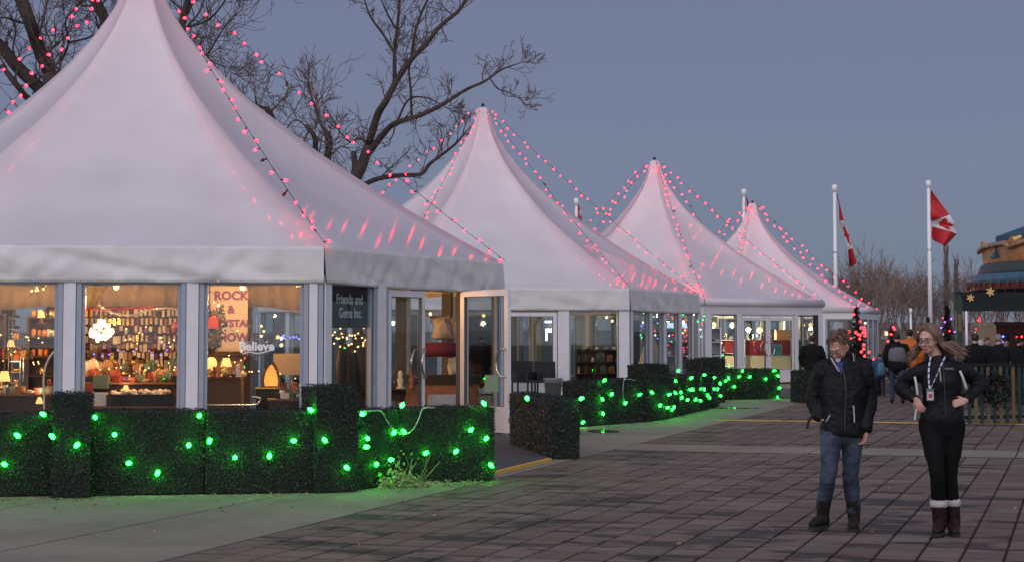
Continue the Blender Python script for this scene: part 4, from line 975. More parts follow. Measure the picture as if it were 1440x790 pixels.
fairy([fpt(CW, T1c, 2.6, 3.0, 2.0), fpt(CW, T1c, 2.62, 3.0, 1.5), fpt(CW, T1c, 2.6, 3.0, .9)], 'hanging string of coloured bulbs behind the closed glass door', [M['redg'], M['blue_glow'], M['greeng']], .14, .02, jit=.01)
fairy([fpt(CW, T1c, 4.6, 3.6, 1.6), fpt(CW, T1c, 5.2, 3.5, 1.62), fpt(CW, T1c, 5.8, 3.6, 1.55)], 'row of violet blue bulbs seen through the open glass door', [M['blue_glow']], .09, .018, jit=.02)

# more stock close to the glass
def table(p, wd, dp, h, label, m='wood'):
    t = root('display_table', p, label, 'table', rz=RZ); bm = B(); box(bm, -wd/2, wd/2, -dp/2, dp/2, h-.03, h); obj('top', bm, M[m], t)
    bm = B(); box(bm, -wd/2+.03, wd/2-.03, -dp/2+.03, dp/2-.03, .06, h-.03); obj('base', bm, M['darkwood'], t); return t
def heap(x0, x1, Z_, z, n, where, kinds, sc, dy=.15):
    for k in range(n): good(ri.choice(kinds), Vector((room(x0+(x1-x0)*(k+.5)/n, 471, Z_).x, Z_+ri.uniform(-dy, dy), z)), where, ri.uniform(-.6, .6), ri.uniform(*sc))
table(room(38, 0, 27.2).xy.to_3d(), .95, .4, .78, 'dark display table close to the far left window')
heap(2, 82, 27.2, .78, 14, 'on the table at the far left window', ('jar', 'trinket_dish', 'gift_box', 'figurine'), (1, 1.7))
heap(2, 48, 28.6, 1.28, 8, 'on the dark upper shelf at far left', ('jar', 'figurine'), (1, 1.5), .03)
table(room(190, 0, 28.1).xy.to_3d(), 1.5, .3, .93, 'narrow display table in front of the shop counter')
heap(124, 256, 28.1, .93, 26, 'on the narrow table before the counter', ('jar', 'trinket_dish', 'gift_box', 'figurine', 'booklet_row'), (.9, 1.5), .1)
heap(124, 256, 28.85, 1.0, 20, 'in the second row on the counter', ('jar', 'figurine', 'crystal_stone', 'booklet_row'), (1.2, 2.0), .12)
heap(294, 345, 27.3, 1.03, 9, 'beside the salt lamps', ('jar', 'crystal_stone', 'trinket_dish', 'figurine'), (1, 1.5), .12)
table(room(404, 0, 26.9).xy.to_3d(), .5, .3, .72, 'small display table at the right of the third window')
heap(392, 424, 26.9, .72, 9, 'on the small table at the right of the third window', ('jar', 'gift_box', 'crystal_stone'), (1, 1.5), .1)
heap(296, 340, 28.9, 1.5, 7, 'on top of the orange brown cabinet', ('gift_box', 'booklet_row', 'figurine'), (1.2, 1.8), .1)
bm = B(); tube(bm, bez([(0, 0, 0), (.0, -.05, .5), (.08, -.08, .75), (.2, -.1, .9)]), .014, 6); tag(obj('lamp_arm', bm, M['alu'], loc=room(62, 575, 26.9)), 'pale bent lamp arm leaning behind the far left window', 'lamp arm')
lamp(room(56, 565, 27.1)+Vector((0, 0, -.12)), 'low amber lamp under the bent lamp arm', .2, .07, 4)
lamp(room(6, 540, 27.5)+Vector((0, 0, -.1)), 'round shaded lamp at the extreme left of the far left window', .3, .09, 5)
lamp(room(177, 545, 27.9)+Vector((0, 0, -.12)), 'tiny lamp among the goods behind the second window', .16, .05, 3)
# pleated drape hanging from the lining behind the goods
def drape(p, q, z0, z1, label, m, n=90):
    o0 = (p+q)/2; o0.z = 0; bm = B(); A = []
    d_ = (q-p).normalized(); nn = Vector((-d_.y, d_.x, 0))
    for s_ in (0, .012):
        for z in (z0, z1): A.append([bm.verts.new(p.lerp(q, k/n) - o0 + nn*(s_+.035*math.sin(k*1.9)+.02*math.sin(k*.7)) + Vector((0, 0, z + (.03*math.sin(k*.35) if z == z0 else 0)))) for k in range(n+1)])
    for k in range(n):
        bm.faces.new((A[0][k], A[0][k+1], A[1][k+1], A[1][k])); bm.faces.new((A[2][k+1], A[2][k], A[3][k], A[3][k+1])); bm.faces.new((A[0][k+1], A[0][k], A[2][k], A[2][k+1])); bm.faces.new((A[1][k], A[1][k+1], A[3][k+1], A[3][k]))
    return tag(obj('drape', bm, m, loc=o0, smooth=True), label, 'curtain')
drape(room(-70, 471, 30.2).xy.to_3d(), room(440, 471, 30.9).xy.to_3d(), 2.10, 2.55, 'pleated cream drape across the back of the gem shop, above the goods', M['lining'])
for i, (xa, xb, ya, yb, Z_) in enumerate(((-4, 84, 470, 476, 28.6), (-4, 60, 505, 512, 28.6), (122, 256, 468, 475, 29.5), (122, 256, 520, 524, 28.2), (292, 330, 425, 470, 28.6), (352, 425, 520, 545, 29), (292, 360, 505, 512, 28.3))):  # tiny glowing bulbs added as glints among the goods
    fairy([room(xa+(xb-xa)*k/4, ya+(yb-ya)*k/4+4*math.sin(k*2.1+i), Z_+.1*math.sin(k)) for k in range(5)], 'added warm glint bulbs %s' % ('across the upper dark shelves at far left', 'across the middle dark shelves at far left', 'across the jewellery cards', 'along the counter edge behind the second window', 'down the poinsettia beside the poster', 'over the sweet jars', 'over the salt lamps')[i], [M['warm']], .10, .011, jit=.07)
# --- tent 2
for i, (dx, dy) in enumerate(((-1.5, -2.5), (2.0, -2.2), (0, 2))):
    light_fix((T2c[0]+dx, T2c[1]+dy, 2.32), 'round warm pendant lamp hanging %s of the second tent' % ('at the left', 'at the right', 'at the rear')[i], (70, 100, 70)[i], (1, .74, .42))
def tubelamp(p, L_, label, m, vert=False, w_=.04):
    t = root('tube_lamp', p, label, 'lamp'); bm = B(); bar(bm, (0, 0, -L_/2) if vert else (-L_/2, 0, 0), (0, 0, L_/2) if vert else (L_/2, 0, 0), w_, w_); obj('tube', bm, m, t)
    bm = B(); bar(bm, (0, .05, -L_/2-.03) if vert else (-L_/2-.03, .05, 0), (0, .05, L_/2+.03) if vert else (L_/2+.03, .05, 0), .06, .03); obj('housing', bm, M['alu'], t); return t
tubelamp(room(768.5, 470, 53), .32, 'upright white tube lamp behind the door window of the second tent', M['cool'], True, .05)
tubelamp(room(771, 452, 55), .2, 'small blue lit sign box high in the second tent', emis('blue_sign', (.35, .45, 1), 3), False, .07)
fairy([room(x, y, 52.5) for x, y in ((784, 444), (783, 450), (784, 456), (779, 460))], 'warm bulbs at the right edge of the second tent door', [M['warm']], .09, .03, jit=.01)
fairy([room(x, y, 53) for x, y in ((842, 446), (856, 446), (862, 452))], 'warm bulbs high behind the second tent window', [M['warm']], .22, .04, jit=.01)
XM = [M['redg'], M['greeng'], M['blue_glow'], M['white_glow'], M['greeng']]
for i in range(5):
    fairy([room(896+k*18, 440+i*9+6*math.sin(k*1.7+i), 56+i*.4) for k in range(6)], '%s swag of mixed coloured bulbs behind the narrow windows' % ('top', 'second', 'third', 'fourth', 'lowest')[i], XM, .16, .026, jit=.06)
tubelamp(room(948, 457, 58.5), .9, 'blue white lit sign seen through the narrow windows', emis('bluewhite', (.45, .55, 1), 2.5), False, .16)
tubelamp(room(958, 453, 58), .2, 'white lit lamp right of the blue white sign', M['white_glow'], False, .12)
t = root('garment_form', room(913, 0, 54.5).xy.to_3d(), 'cream conical tree of cloth behind the narrow windows', 'display'); bm = B(); lathe(bm, [(.5, .3), (.4, .7), (.22, 1.3), (.05, 1.75)], 16); obj('cone', bm, PALS['cream'], t, smooth=True); bm = B(); lathe(bm, [(.3, .05), (.3, .3)], 12); obj('base', bm, PALS['red'], t)
t, zs = shelf_unit(room(955, 0, 59.5).xy.to_3d(), 2.6, .4, 1.9, 5, 'pale lit shelf unit inside the second tent', m='alu'); stock(t, zs, 2.6, .4, .2, 'on the pale shelf unit', sc=(1.4, 2.4))
t, zs = shelf_unit(room(845, 0, 57).xy.to_3d(), 1.6, .4, 1.2, 4, 'dark shelf unit inside the second tent'); stock(t, zs, 1.6, .4, .25, 'on the dark shelf unit in the second tent', sc=(1.4, 2.2))
bm = B(); lathe(bm, [(.16, 0), (.24, .5), (.26, .55), (.24, .55), (.2, .1)], 18)
tag(obj('planter', bm, mat('pale_planter', (.16, .18, .18), .5), loc=gp(777, 560)+Vector((0, -.6, 0)), smooth=True), 'pale tapered planter beside the double door of the second tent', 'planter')
def patio_chair(p, rz, label):
    t = root('patio_chair', p, label, 'chair', 'black wicker patio chairs', rz=rz); m = mat('black_wicker', (.012, .014, .016), .6, bump=1, bs=90)
    bm = B(); box(bm, -.3, .3, -.28, .28, .38, .45); obj('seat', bm, m, t); bm = B(); box(bm, -.3, .3, .24, .3, .45, .95); obj('backrest', bm, m, t)
    for sx in (-1, 1):
        bm = B(); box(bm, sx*.3-.03, sx*.3+.03, -.28, .24, .45, .66); obj('armrest', bm, m, t)
        for sy in (-.25, .26): bm = B(); box(bm, sx*.28-.02, sx*.28+.02, sy-.02, sy+.02, 0, .38); obj('leg', bm, m, t)
patio_chair(gp(738, 556)+Vector((0, -.6, 0)), .3, 'black wicker patio chair nearest the open glass door'); patio_chair(gp(760, 556)+Vector((0, -.9, 0)), -.4, 'black wicker patio chair beside the pale planter')
# --- tent 3
for i, (x, y, Z, pw_) in enumerate(((1003, 455, 63, 240), (1068, 462, 66, 300), (1128, 455, 66, 160), (1030, 455, 68, 160))):
    light_fix(room(x, y, Z), 'bright white pendant lamp %s in the third tent' % ('leftmost', 'seen above the double doors', 'at the right', 'deep')[i], pw_, (1, .86, .55), .10)
t = root('service_counter', room(1085, 0, 65.2).xy.to_3d(), 'long cream counter with a dark red band inside the third tent', 'counter', rz=.15)
bm = B(); box(bm, -1.9, .75, -.3, .3, .06, .95); obj('front_panel', bm, mat('cream_panel', (.6, .52, .36), .6), t); bm = B(); box(bm, -1.93, .78, -.34, .34, .95, 1.45); obj('red_band', bm, mat('dark_red_panel', (.20, .012, .02), .5), t)
bm = B(); box(bm, -1.96, .8, -.36, .36, 1.45, 1.5); obj('top', bm, M['wood'], t)
for i in range(10): good(ri.choice(('jar', 'gift_box', 'figurine')), t.location+Vector((-1.8+i*.27, -.25+i*.03, 1.5)), 'on the cream and red counter', 0, 1.9)
bm = B(); box(bm, -.3, .3, -.2, .2, 1.5, 1.85); tag(obj('bread_crate', bm, PALS['card'], loc=room(1098, 0, 65.2).xy.to_3d()), 'light brown wooden crate standing on the counter', 'crate')
bm = B(); box(bm, -.18, .18, -.03, .03, .95, 1.35); tag(obj('blue_panel', bm, mat('teal_panel', (.04, .2, .28), .5), loc=room(1088, 0, 64.5).xy.to_3d()), 'teal blue panel on the front of the counter', 'panel')
t, zs = shelf_unit(room(1012, 0, 64.5).xy.to_3d(), 1.6, .4, 1.5, 4, 'steel shelf unit at the left window of the third tent', m='alu', back=False); stock(t, zs, 1.6, .4, .25, 'on the steel shelf unit in the third tent', sc=(1.3, 2.0))
def xmas(p, h, r, label, bulbs, nb, group=None, bare=False, seed=1, sc=.05):
    t = root('christmas_tree', p, label, 'christmas tree', group); rr = random.Random(seed)
    bm = B(); tube(bm, [(0, 0, 0), (0, 0, h)], [r*.07, .01], 6); obj('trunk', bm, M['bark'], t)
    bm = B()
    nb_ = int(95*h)
    for k in range(nb_):
        z = h*.1 + h*.88*(k/nb_); rad = r*(1-(z/h))*rr.uniform(.7, 1.1) + .04; a = rr.uniform(0, 6.28); tip = Vector((math.cos(a)*rad, math.sin(a)*rad, z - rad*.15)); base = Vector((0, 0, z))
        tube(bm, [base, tip], [.012, .004], 3, caps=False)
        for q in range(int(14 + 30*rad)):
            pt = base.lerp(tip, rr.uniform(.15, 1)); s = .06+.05*rr.random(); v = Vector((rr.gauss(0, 1), rr.gauss(0, 1), rr.gauss(0, .6))).normalized(); e = pt + v*s*1.3; w_ = v.cross(Vector((0, 0, 1))).normalized()*s*.28
            bm.faces.new([bm.verts.new(pt - w_*.6), bm.verts.new(pt + w_*.6), bm.verts.new(e)])
    tag(obj('needles', bm, M['needle'], t), kind='stuff')
    ms = []
    for m in bulbs: bm = B(); ball(bm, (0, 0, 0), sc, 1); ms.append(mesh('bulb', bm, m, True))
    for k in range(nb):
        z = h*(.12+.86*rr.random()**1.1); rad = r*(1-z/h)*1.02+.03; a = rr.uniform(math.pi, 2*math.pi); link('bulb', rr.choice(ms), t, loc=(math.cos(a)*rad, math.sin(a)*rad, z))
    return t
M['needle'] = leaf_mat('spruce_needle', (.010, .018, .010), (.03, .045, .025))
xmas(room(1003, 0, 61.5).xy.to_3d(), 1.9, .6, 'small christmas tree with green lights at the left window of the third tent', [M['greeng'], M['white_glow']], 22, seed=4, sc=.035)
bm = B(); ball(bm, (0, 0, 0), (.09, .08, .12), 2); tag(obj('red_figure', bm, PALS['red'], loc=room(1062, 482, 64)), 'red round ornament behind the left glass door of the third tent', 'ornament')
# --- tent 4
for i, (dx, dy) in enumerate(((1.5, -2.5), (3, 1))): light_fix((T4c[0]+dx, T4c[1]+dy, 2.3), '%s dim pendant lamp in the farthest tent' % ('nearer', 'farther')[i], 16, (1, .8, .6))
fairy([room(x, y, 78.5) for x, y in ((1156, 474), (1163, 470), (1172, 468), (1180, 470), (1190, 462), (1200, 456), (1212, 455), (1228, 455))], 'string of white bulbs inside the farthest tent', [M['white_glow']], .5, .045)
bm = B(); box(bm, -.09, .09, -.05, .05, 0, 2.35); tag(obj('dark_pillar', bm, M['black'], loc=Vector((v3[1].x-.35, v3[1].y-.62, 0))), 'slim dark pillar at the corner of the third tent', 'pillar')
# ------------------------------------------------------------------ bare trees
def grow(bm, rr, p, d, L, r, depth, seg=5, droop=.0, minr=.006, spread=.55, kids=(2, 3), curl=.18, taper=.62, count=[0], lean=Vector((0, 0, .25))):
    n = 4 if L > .5 else 3; pts = [p.copy()]; q = p.copy(); dd = d.copy()
    for i in range(n):
        dd = (dd + Vector((rr.gauss(0, curl), rr.gauss(0, curl), rr.gauss(0, curl))) + lean*.35*(1 if depth > 1 else .6)).normalized(); q = q + dd*(L/n); pts.append(q.copy())
    rads = [max(minr, r*(1-.5*i/n)) for i in range(n+1)]
    tube(bm, pts, rads, (seg if r > .05 else (4 if r > .02 else 3)), caps=False)
    if depth <= 0: return
    k = rr.randint(*kids)
    for j in range(k + (1 if depth > 2 else 0)):
        t = rr.uniform(.35, 1) if j else 1.0; i = min(n-1, int(t*n)); b = pts[i].lerp(pts[i+1], t*n-i) if t < 1 else pts[-1]
        ax = Vector((rr.gauss(0, 1), rr.gauss(0, 1), rr.gauss(0, 1))).normalized(); nd = (dd + ax*spread*rr.uniform(.6, 1.5)).normalized()
        grow(bm, rr, b, nd, L*rr.uniform(.6, .85), max(minr, r*taper*rr.uniform(.7, 1)), depth-1, seg, droop, minr, spread, kids, curl, taper, count, lean)
def limb_tree(name, Y, limbs, label, seed, basepx, twigL=1.0, twigd=3, dens=1.0, minr=.008, spray=None, trunk_w=18, group=None):
    """limbs: (list of photo points, width at start px, width at end px) lying at distance Y (with some scatter in depth)"""
    rr = random.Random(seed); s = Y/F; root_ = Vector((at(basepx, 471, Y).x, Y, 0)); t = root(name, root_, label, 'tree', group)
    bmL = B(); bmT = B(); ends = []
    for li, (pts, w0, w1) in enumerate(limbs):
        dy = rr.uniform(-1.2, 1.2)
        P = []
        for i, (x, y) in enumerate(pts): P.append(at(x, y, Y + dy*min(1, i/2.)) - root_)
        c = bez(P, 4); n = len(c)
        rad = [max(.012, (w0 + (w1-w0)*i/(n-1))*s*.5*(1+rr.uniform(-.07, .07))) for i in range(n)]
        tube(bmL, c, rad, 8)
        tot = sum((b-a).length for a, b in zip(c, c[1:])); m = int(tot*2.1*dens)
        for k in range(m):
            i = rr.randrange(max(1, n//6), n-1); b = c[i].lerp(c[i+1], rr.random()); dr = (c[i+1]-c[i]).normalized()
            ax = Vector((rr.gauss(0, 1), rr.gauss(0, 1)*.7, rr.gauss(0, 1)+.5)).normalized(); d = (dr*.6 + ax).normalized()
            grow(bmT, rr, b, d, twigL*rr.uniform(.5, 1.2), min(rad[i]*.5, .03*rr.uniform(.6, 1.2)), twigd, 4, minr=minr, spread=.8, kids=(1, 3), lean=Vector((0, 0, .3)))
        if w1 < 5:
            for _ in range(3): grow(bmT, rr, c[-1], (c[-1]-c[-2]).normalized(), twigL*.6, rad[-1]*.8, twigd, 4, minr=minr, spread=.5, kids=(2, 3))
    obj('limb', bmL, M['bark'], t, smooth=True); tag(obj('crown', bmT, M['twig'], t), kind='stuff')
    return t, root_
# tall tree between the first and second tents
base = lambda *a: list(a)
limb_tree('bare_tree', 67, [
 ([(486, 471), (488, 400), (489, 330), (492, 272), (508, 235), (518, 205)], 24, 13),
 ([(518, 205), (531, 162), (543, 142), (559, 111), (579, 83), (600, 61), (620, 36), (648, 12), (662, -20)], 11, 4),
 ([(516, 218), (543, 184), (559, 172), (592, 162), (624, 146), (656, 126), (681, 115), (706, 98), (728, 90)], 10, 1.5),
 ([(498, 268), (527, 253), (559, 247), (592, 245), (604, 231), (620, 219), (640, 203), (650, 192)], 8, 3),
 ([(555, 116), (555, 73), (559, 36), (563, -10)], 6, 3.5),
 ([(555, 75), (539, 49), (521, 24), (511, -5)], 4, 2),
 ([(579, 80), (583, 49), (592, 20), (606, -10)], 5, 3), ([(556, 40), (545, 20), (536, 0)], 3, 2),
 ([(558, 172), (575, 140), (600, 138), (625, 150)], 3.5, 1.5), ([(579, 165), (577, 120), (575, 98), (581, 83)], 4, 2),
 ([(690, 112), (700, 125), (715, 130), (732, 140)], 2.2, 1), ([(520, 205), (505, 195), (492, 200), (478, 185)], 4, 2), ([(495, 262), (499, 235), (497, 215)], 10, 8)],
 'tall bare tree with a wide forked crown between the first two tents', 3, 486, twigL=.72, dens=1.0, minr=.010)
limb_tree('pollarded_tree', 64, [
 ([(452, 471), (452, 380), (452, 300), (455, 240)], 22, 14), ([(456, 244), (463, 205), (460, 187)], 11, 10), ([(452, 250), (443, 225), (443, 195), (430, 176)], 10, 6),
 ([(461, 190), (450, 172), (438, 136)], 6, 3), ([(430, 178), (420, 170), (410, 172), (398, 190)], 2.5, 1.5)],
 'cut back bare tree with thick stubs left of the tall forked tree', 8, 452, twigL=1.1, dens=1.9, minr=.009)
limb_tree('pollarded_tree', 60, [
 ([(392, 471), (392, 350), (390, 250), (386, 184)], 18, 9), ([(387, 190), (383, 165), (373, 151)], 8, 6), ([(374, 153), (360, 148), (349, 140), (335, 128), (322, 118)], 5, 2), ([(376, 160), (362, 153), (350, 150)], 4, 2)],
 'smaller cut back bare tree just beyond the right roof edge of the nearest tent', 9, 392, twigL=.8, dens=1.8, minr=.008)
# big tree behind the first tent
limb_tree('bare_tree', 42, [
 ([(108, 471), (106, 380), (100, 260), (86, 160), (71, 104)], 34, 26), ([(72, 108), (52, 61), (42, 31), (28, -5), (20, -30)], 20, 17), ([(86, 160), (54, 123), (24, 94), (0, 64), (-25, 40)], 20, 14),
 ([(60, 140), (40, 139), (22, 118), (9, 101), (2, 92)], 10, 7), ([(105, 300), (135, 160), (150, 60), (146, 24), (130, -10)], 18, 11),
 ([(84, 90), (96, 62), (92, 30), (110, 8), (128, -12)], 3.5, 2), ([(96, 60), (118, 55), (135, 48), (150, 30)], 3, 1.5), ([(52, 60), (60, 30), (66, 5), (70, -15)], 4, 2.5), ([(28, 95), (18, 70), (22, 45), (14, 20)], 3, 1.5), ([(42, 35), (22, 30), (5, 25), (-15, 30)], 4, 2)],
 'large dark bare tree behind the left shoulder of the nearest tent', 14, 108, twigL=.85, dens=1.8, minr=.006)
limb_tree('bare_tree', 40, [
 ([(232, 471), (234, 300), (240, 150), (250, 60), (262, 10), (270, -30)], 20, 7), ([(248, 70), (262, 40), (280, 18), (290, -10)], 4, 2), ([(250, 60), (275, 68), (290, 78), (305, 55), (318, 35)], 4, 2), ([(290, 78), (300, 88), (312, 92)], 2, 1), ([(256, 40), (290, 30), (312, 8), (322, -12)], 3.5, 2), ([(262, 20), (240, 0), (225, -15)], 3, 2)],
 'bare tree with twiggy drooping branches right of the nearest tent peak', 17, 232, twigL=.75, dens=2.2, minr=.006)
# far row of trees
FARM = []
for sd_, (hh, sp) in enumerate(((9, .5), (8, .55), (9.5, .5))):
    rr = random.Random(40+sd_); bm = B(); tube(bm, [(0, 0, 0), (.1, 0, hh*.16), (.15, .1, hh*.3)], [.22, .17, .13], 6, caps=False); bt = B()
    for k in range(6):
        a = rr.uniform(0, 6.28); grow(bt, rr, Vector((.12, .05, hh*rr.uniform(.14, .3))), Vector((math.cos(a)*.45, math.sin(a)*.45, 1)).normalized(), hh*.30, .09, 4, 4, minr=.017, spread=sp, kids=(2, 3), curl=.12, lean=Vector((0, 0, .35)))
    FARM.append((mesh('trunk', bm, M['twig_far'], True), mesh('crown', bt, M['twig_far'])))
rf = random.Random(77)
PL_ = ['left of the tent row end', 'far left of the flagpoles', 'left of the left flagpole', 'right behind the left flagpole', 'between the two tall flagpoles, leftmost', 'between the two tall flagpoles, second', 'between the two tall flagpoles, third', 'between the two tall flagpoles, rightmost', 'just left of the right flagpole', 'just right of the right flagpole', 'left of the tall poplar', 'right of the tall poplar', 'seen under the kiosk beam, leftmost', 'seen under the kiosk beam, middle', 'seen under the kiosk beam, rightmost']
for i, (x, Y, sc) in enumerate(((1128, 190, .85), (1166, 200, .9), (1188, 170, .85), (1206, 185, 1.05), (1222, 150, .75), (1238, 170, .95), (1252, 190, .85), (1268, 160, .85), (1286, 175, .85), (1300, 165, .8), (1318, 190, .7), (1358, 175, .85), (1382, 150, .7), (1406, 165, .8), (1432, 155, .75))):
    p = at(x, 471, Y); p.z = 0; t = root('bare_tree', p, 'distant bare tree ' + PL_[i], 'tree', 'row of bare trees on the horizon'); k = i % 3
    for nm, me in zip(('trunk', 'crown'), FARM[k]):
        o = link(nm, me, t);
        if nm == 'crown': tag(o, kind='stuff')
    t.scale = (sc*1.05, sc*1.05, sc); t.rotation_euler.z = rf.uniform(0, 6.28)
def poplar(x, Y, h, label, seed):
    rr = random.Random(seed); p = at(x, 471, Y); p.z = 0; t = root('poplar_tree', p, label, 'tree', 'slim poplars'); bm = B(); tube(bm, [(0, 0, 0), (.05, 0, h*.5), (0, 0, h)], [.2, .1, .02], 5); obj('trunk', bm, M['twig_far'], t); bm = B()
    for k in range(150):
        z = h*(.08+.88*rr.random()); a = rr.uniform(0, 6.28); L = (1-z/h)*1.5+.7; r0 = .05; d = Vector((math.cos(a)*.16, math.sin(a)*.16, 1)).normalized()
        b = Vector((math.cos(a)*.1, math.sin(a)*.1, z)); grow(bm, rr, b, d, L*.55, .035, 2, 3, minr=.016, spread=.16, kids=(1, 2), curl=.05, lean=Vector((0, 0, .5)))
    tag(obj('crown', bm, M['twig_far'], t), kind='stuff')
poplar(1332, 165, 9.6, 'tallest slim poplar, left of the pair behind the carousel', 5); poplar(1346, 168, 8.6, 'second slim poplar, right of the tallest one', 6)
# bare trees on the other side of the plaza, behind the camera: they show in the glass
for i, (x, y, sc) in enumerate(((-16, -22, 1.0), (-7, -30, 1.25), (3, -26, 1.1), (12, -34, 1.3), (22, -24, 1.0), (-27, -30, 1.2))):
    t = root('bare_tree', (x, y, 0), '%s bare tree on the near side of the plaza, seen only in the window glass' % ('first', 'second', 'third', 'fourth', 'fifth', 'sixth')[i], 'tree', 'bare trees mirrored in the windows')
    for nm, me in zip(('trunk', 'crown'), FARM[i % 3]):
        o = link(nm, me, t)
        if nm == 'crown': tag(o, kind='stuff')
    t.scale = (sc, sc, sc); t.rotation_euler.z = rf.uniform(0, 6.28)
# low far hill with houses
bm = B(); P = []
for i in range(121):
    x = -1100 + i*20; z = 3.5 + 4.5*noise.noise(Vector((x*.004, 3, 0))) + 1.2*noise.noise(Vector((x*.02, 7, 0)))
    P.append((x, max(1.0, z)))
vs0 = [bm.verts.new((x, 640, -1)) for x, z in P]; vs1 = [bm.verts.new((x, 760, z)) for x, z in P]; vs2 = [bm.verts.new((x, 1500, z*.5)) for x, z in P]
for a, b in ((vs0, vs1), (vs1, vs2)):
    for i in range(120): bm.faces.new((a[i], a[i+1], b[i+1], b[i]))
tag(obj('hills', bm, mat('far_hill', (.05, .042, .04), .95, var=.4, vs=.02), smooth=True), kind='structure')
M['wall_far'] = mat('pale_render', (.22, .18, .16), .8); M['roof_far'] = mat('brown_roof', (.12, .08, .07), .8); M['win_far'] = emis('lit_far_window', (1, .6, .25), 2.5)
for i, (x, w_, h_) in enumerate(((1244, 11, 5), (1252, 8, 4), (1288, 12, 5), (1318, 9, 4), (1370, 10, 5), (1388, 8, 4), (1412, 12, 4), (1436, 9, 5), (1140, 9, 4))):
    Y = 600 + (i*37) % 60; p = at(x, 471, Y); p.z = .3; t = root('far_house', p, '%s house on the horizon %s' % (('pale', 'small pale', 'wide pale', 'small', 'pale lit', 'small lit', 'wide low', 'pale', 'lone')[i], ('right of the farthest tent', 'second right of the farthest tent', 'left of the right flagpole', 'right of the right flagpole', 'left under the kiosk beam', 'second under the kiosk beam', 'third under the kiosk beam', 'at the right picture edge', 'behind the third tent')[i]), 'house', 'houses on the horizon')
    bm = B(); h_ *= .7; w_ *= .6; box(bm, -w_/2, w_/2, -4, 4, 0, h_); obj('wall', bm, M['wall_far'], t)
    bm = B(); a = [bm.verts.new(v) for v in ((-w_/2-.4, -4.4, h_), (w_/2+.4, -4.4, h_), (w_/2+.4, 4.4, h_), (-w_/2-.4, 4.4, h_), (-w_/2-.4, 0, h_+2.2), (w_/2+.4, 0, h_+2.2))]
    for f_ in ((0, 1, 5, 4), (2, 3, 4, 5), (0, 4, 3), (1, 2, 5), (0, 3, 2, 1)): bm.faces.new([a[q] for q in f_])
    obj('roof', bm, M['roof_far'], t)
    for k in range(3): bm = B(); xx = -w_/2 + w_*(k+.5)/3; box(bm, xx-.7, xx+.7, -4.06, -3.99, h_*.4, h_*.75); obj('window', bm, M['win_far'] if (i+k) % 2 else M['roof_far'], t)
# ------------------------------------------------------------------ flags and poles
M['pole'] = mat('white_pole', (.78, .78, .78), .35); M['flag_red'] = mat('flag_red', (.45, .015, .02), .7); M['flag_white'] = mat('flag_white', (.6, .6, .6), .7)
LEAF = [(0, .5), (.08, .33), (.17, .38), (.13, .16), (.24, .27), (.28, .2), (.42, .22), (.37, .1), (.43, .05), (.22, -.12), (.25, -.2), (.03, -.17), (.03, -.42), (-.03, -.42), (-.03, -.17), (-.25, -.2), (-.22, -.12), (-.43, .05), (-.37, .1), (-.42, .22), (-.28, .2), (-.24, .27), (-.13, .16), (-.17, .38), (-.08, .33)]
def inpoly(x, y, P):
    c = False; n = len(P)
    for i in range(n):
        (x1, y1), (x2, y2) = P[i], P[(i+1) % n]
        if (y1 > y) != (y2 > y) and x < (x2-x1)*(y-y1)/(y2-y1)+x1: c = not c
    return c
def flagpole(x, ytop, Y, label, r=.12, flag=None, flabel=None, xb=None):
    top = at(x, ytop, Y); base_ = Vector((top.x, Y, 0)); h = top.z; t = root('flagpole', base_, label, 'flagpole', 'white flagpoles')
    bm = B(); tube(bm, [(0, 0, 0), (0, 0, h-.35)], [r, r*.75], 12); obj('pole', bm, M['pole'], t, smooth=True)
    bm = B(); lathe(bm, [(r*.9, h-.36), (r*1.25, h-.34), (r*1.25, h-.05), (r*.8, h)], 12); obj('cap', bm, M['pole'], t, smooth=True)
    if flag:
        bm = B(); lathe(bm, [(r*.8, h*.62), (r*.95, h*.62+.02), (r*.95, h*.62+.1), (r*.8, h*.62+.12)], 8); obj('cleat', bm, M['steel'], t)
        # flag rows: for s in 0..1 (hoist to fly) the top and bottom points in the photograph
        bm = B(); ns, nv = 56, 28; g = []
        for i in range(ns+1):
            s = i/ns
            for a, b in zip(flag, flag[1:]):
                if a[0] <= s <= b[0]+1e-9:
                    k = (s-a[0])/(b[0]-a[0]); k = k*k*(3-2*k)*.4+k*.6
                    T = (a[1][0]+(b[1][0]-a[1][0])*k, a[1][1]+(b[1][1]-a[1][1])*k); Bt = (a[2][0]+(b[2][0]-a[2][0])*k, a[2][1]+(b[2][1]-a[2][1])*k); break
            row = []
            for j in range(nv+1):
                v = j/nv; px_, py_ = T[0]+(Bt[0]-T[0])*v, T[1]+(Bt[1]-T[1])*v
                dz = .22*math.sin(v*7+s*3)*(.3+.7*s) + .12*math.sin(s*11+v*4)
                row.append(bm.verts.new(at(px_, py_, Y-.0) + Vector((.0, dz - .05, 0)) - base_))
            g.append(row)
        for i in range(ns):
            for j in range(nv):
                f = bm.faces.new((g[i][j], g[i][j+1], g[i+1][j+1], g[i+1][j])); s, v = (i+.5)/ns, (j+.5)/nv
                f.material_index = 0 if (s < .25 or s > .75 or inpoly((s-.5)*2, (.5-v)*1, LEAF)) else 1
        o = obj('flag', bm, [M['flag_red'], M['flag_white']], loc=base_, smooth=True); md = o.modifiers.new('thick', 'SOLIDIFY'); md.thickness = .01
        tag(o, flabel, 'flag')
    return t
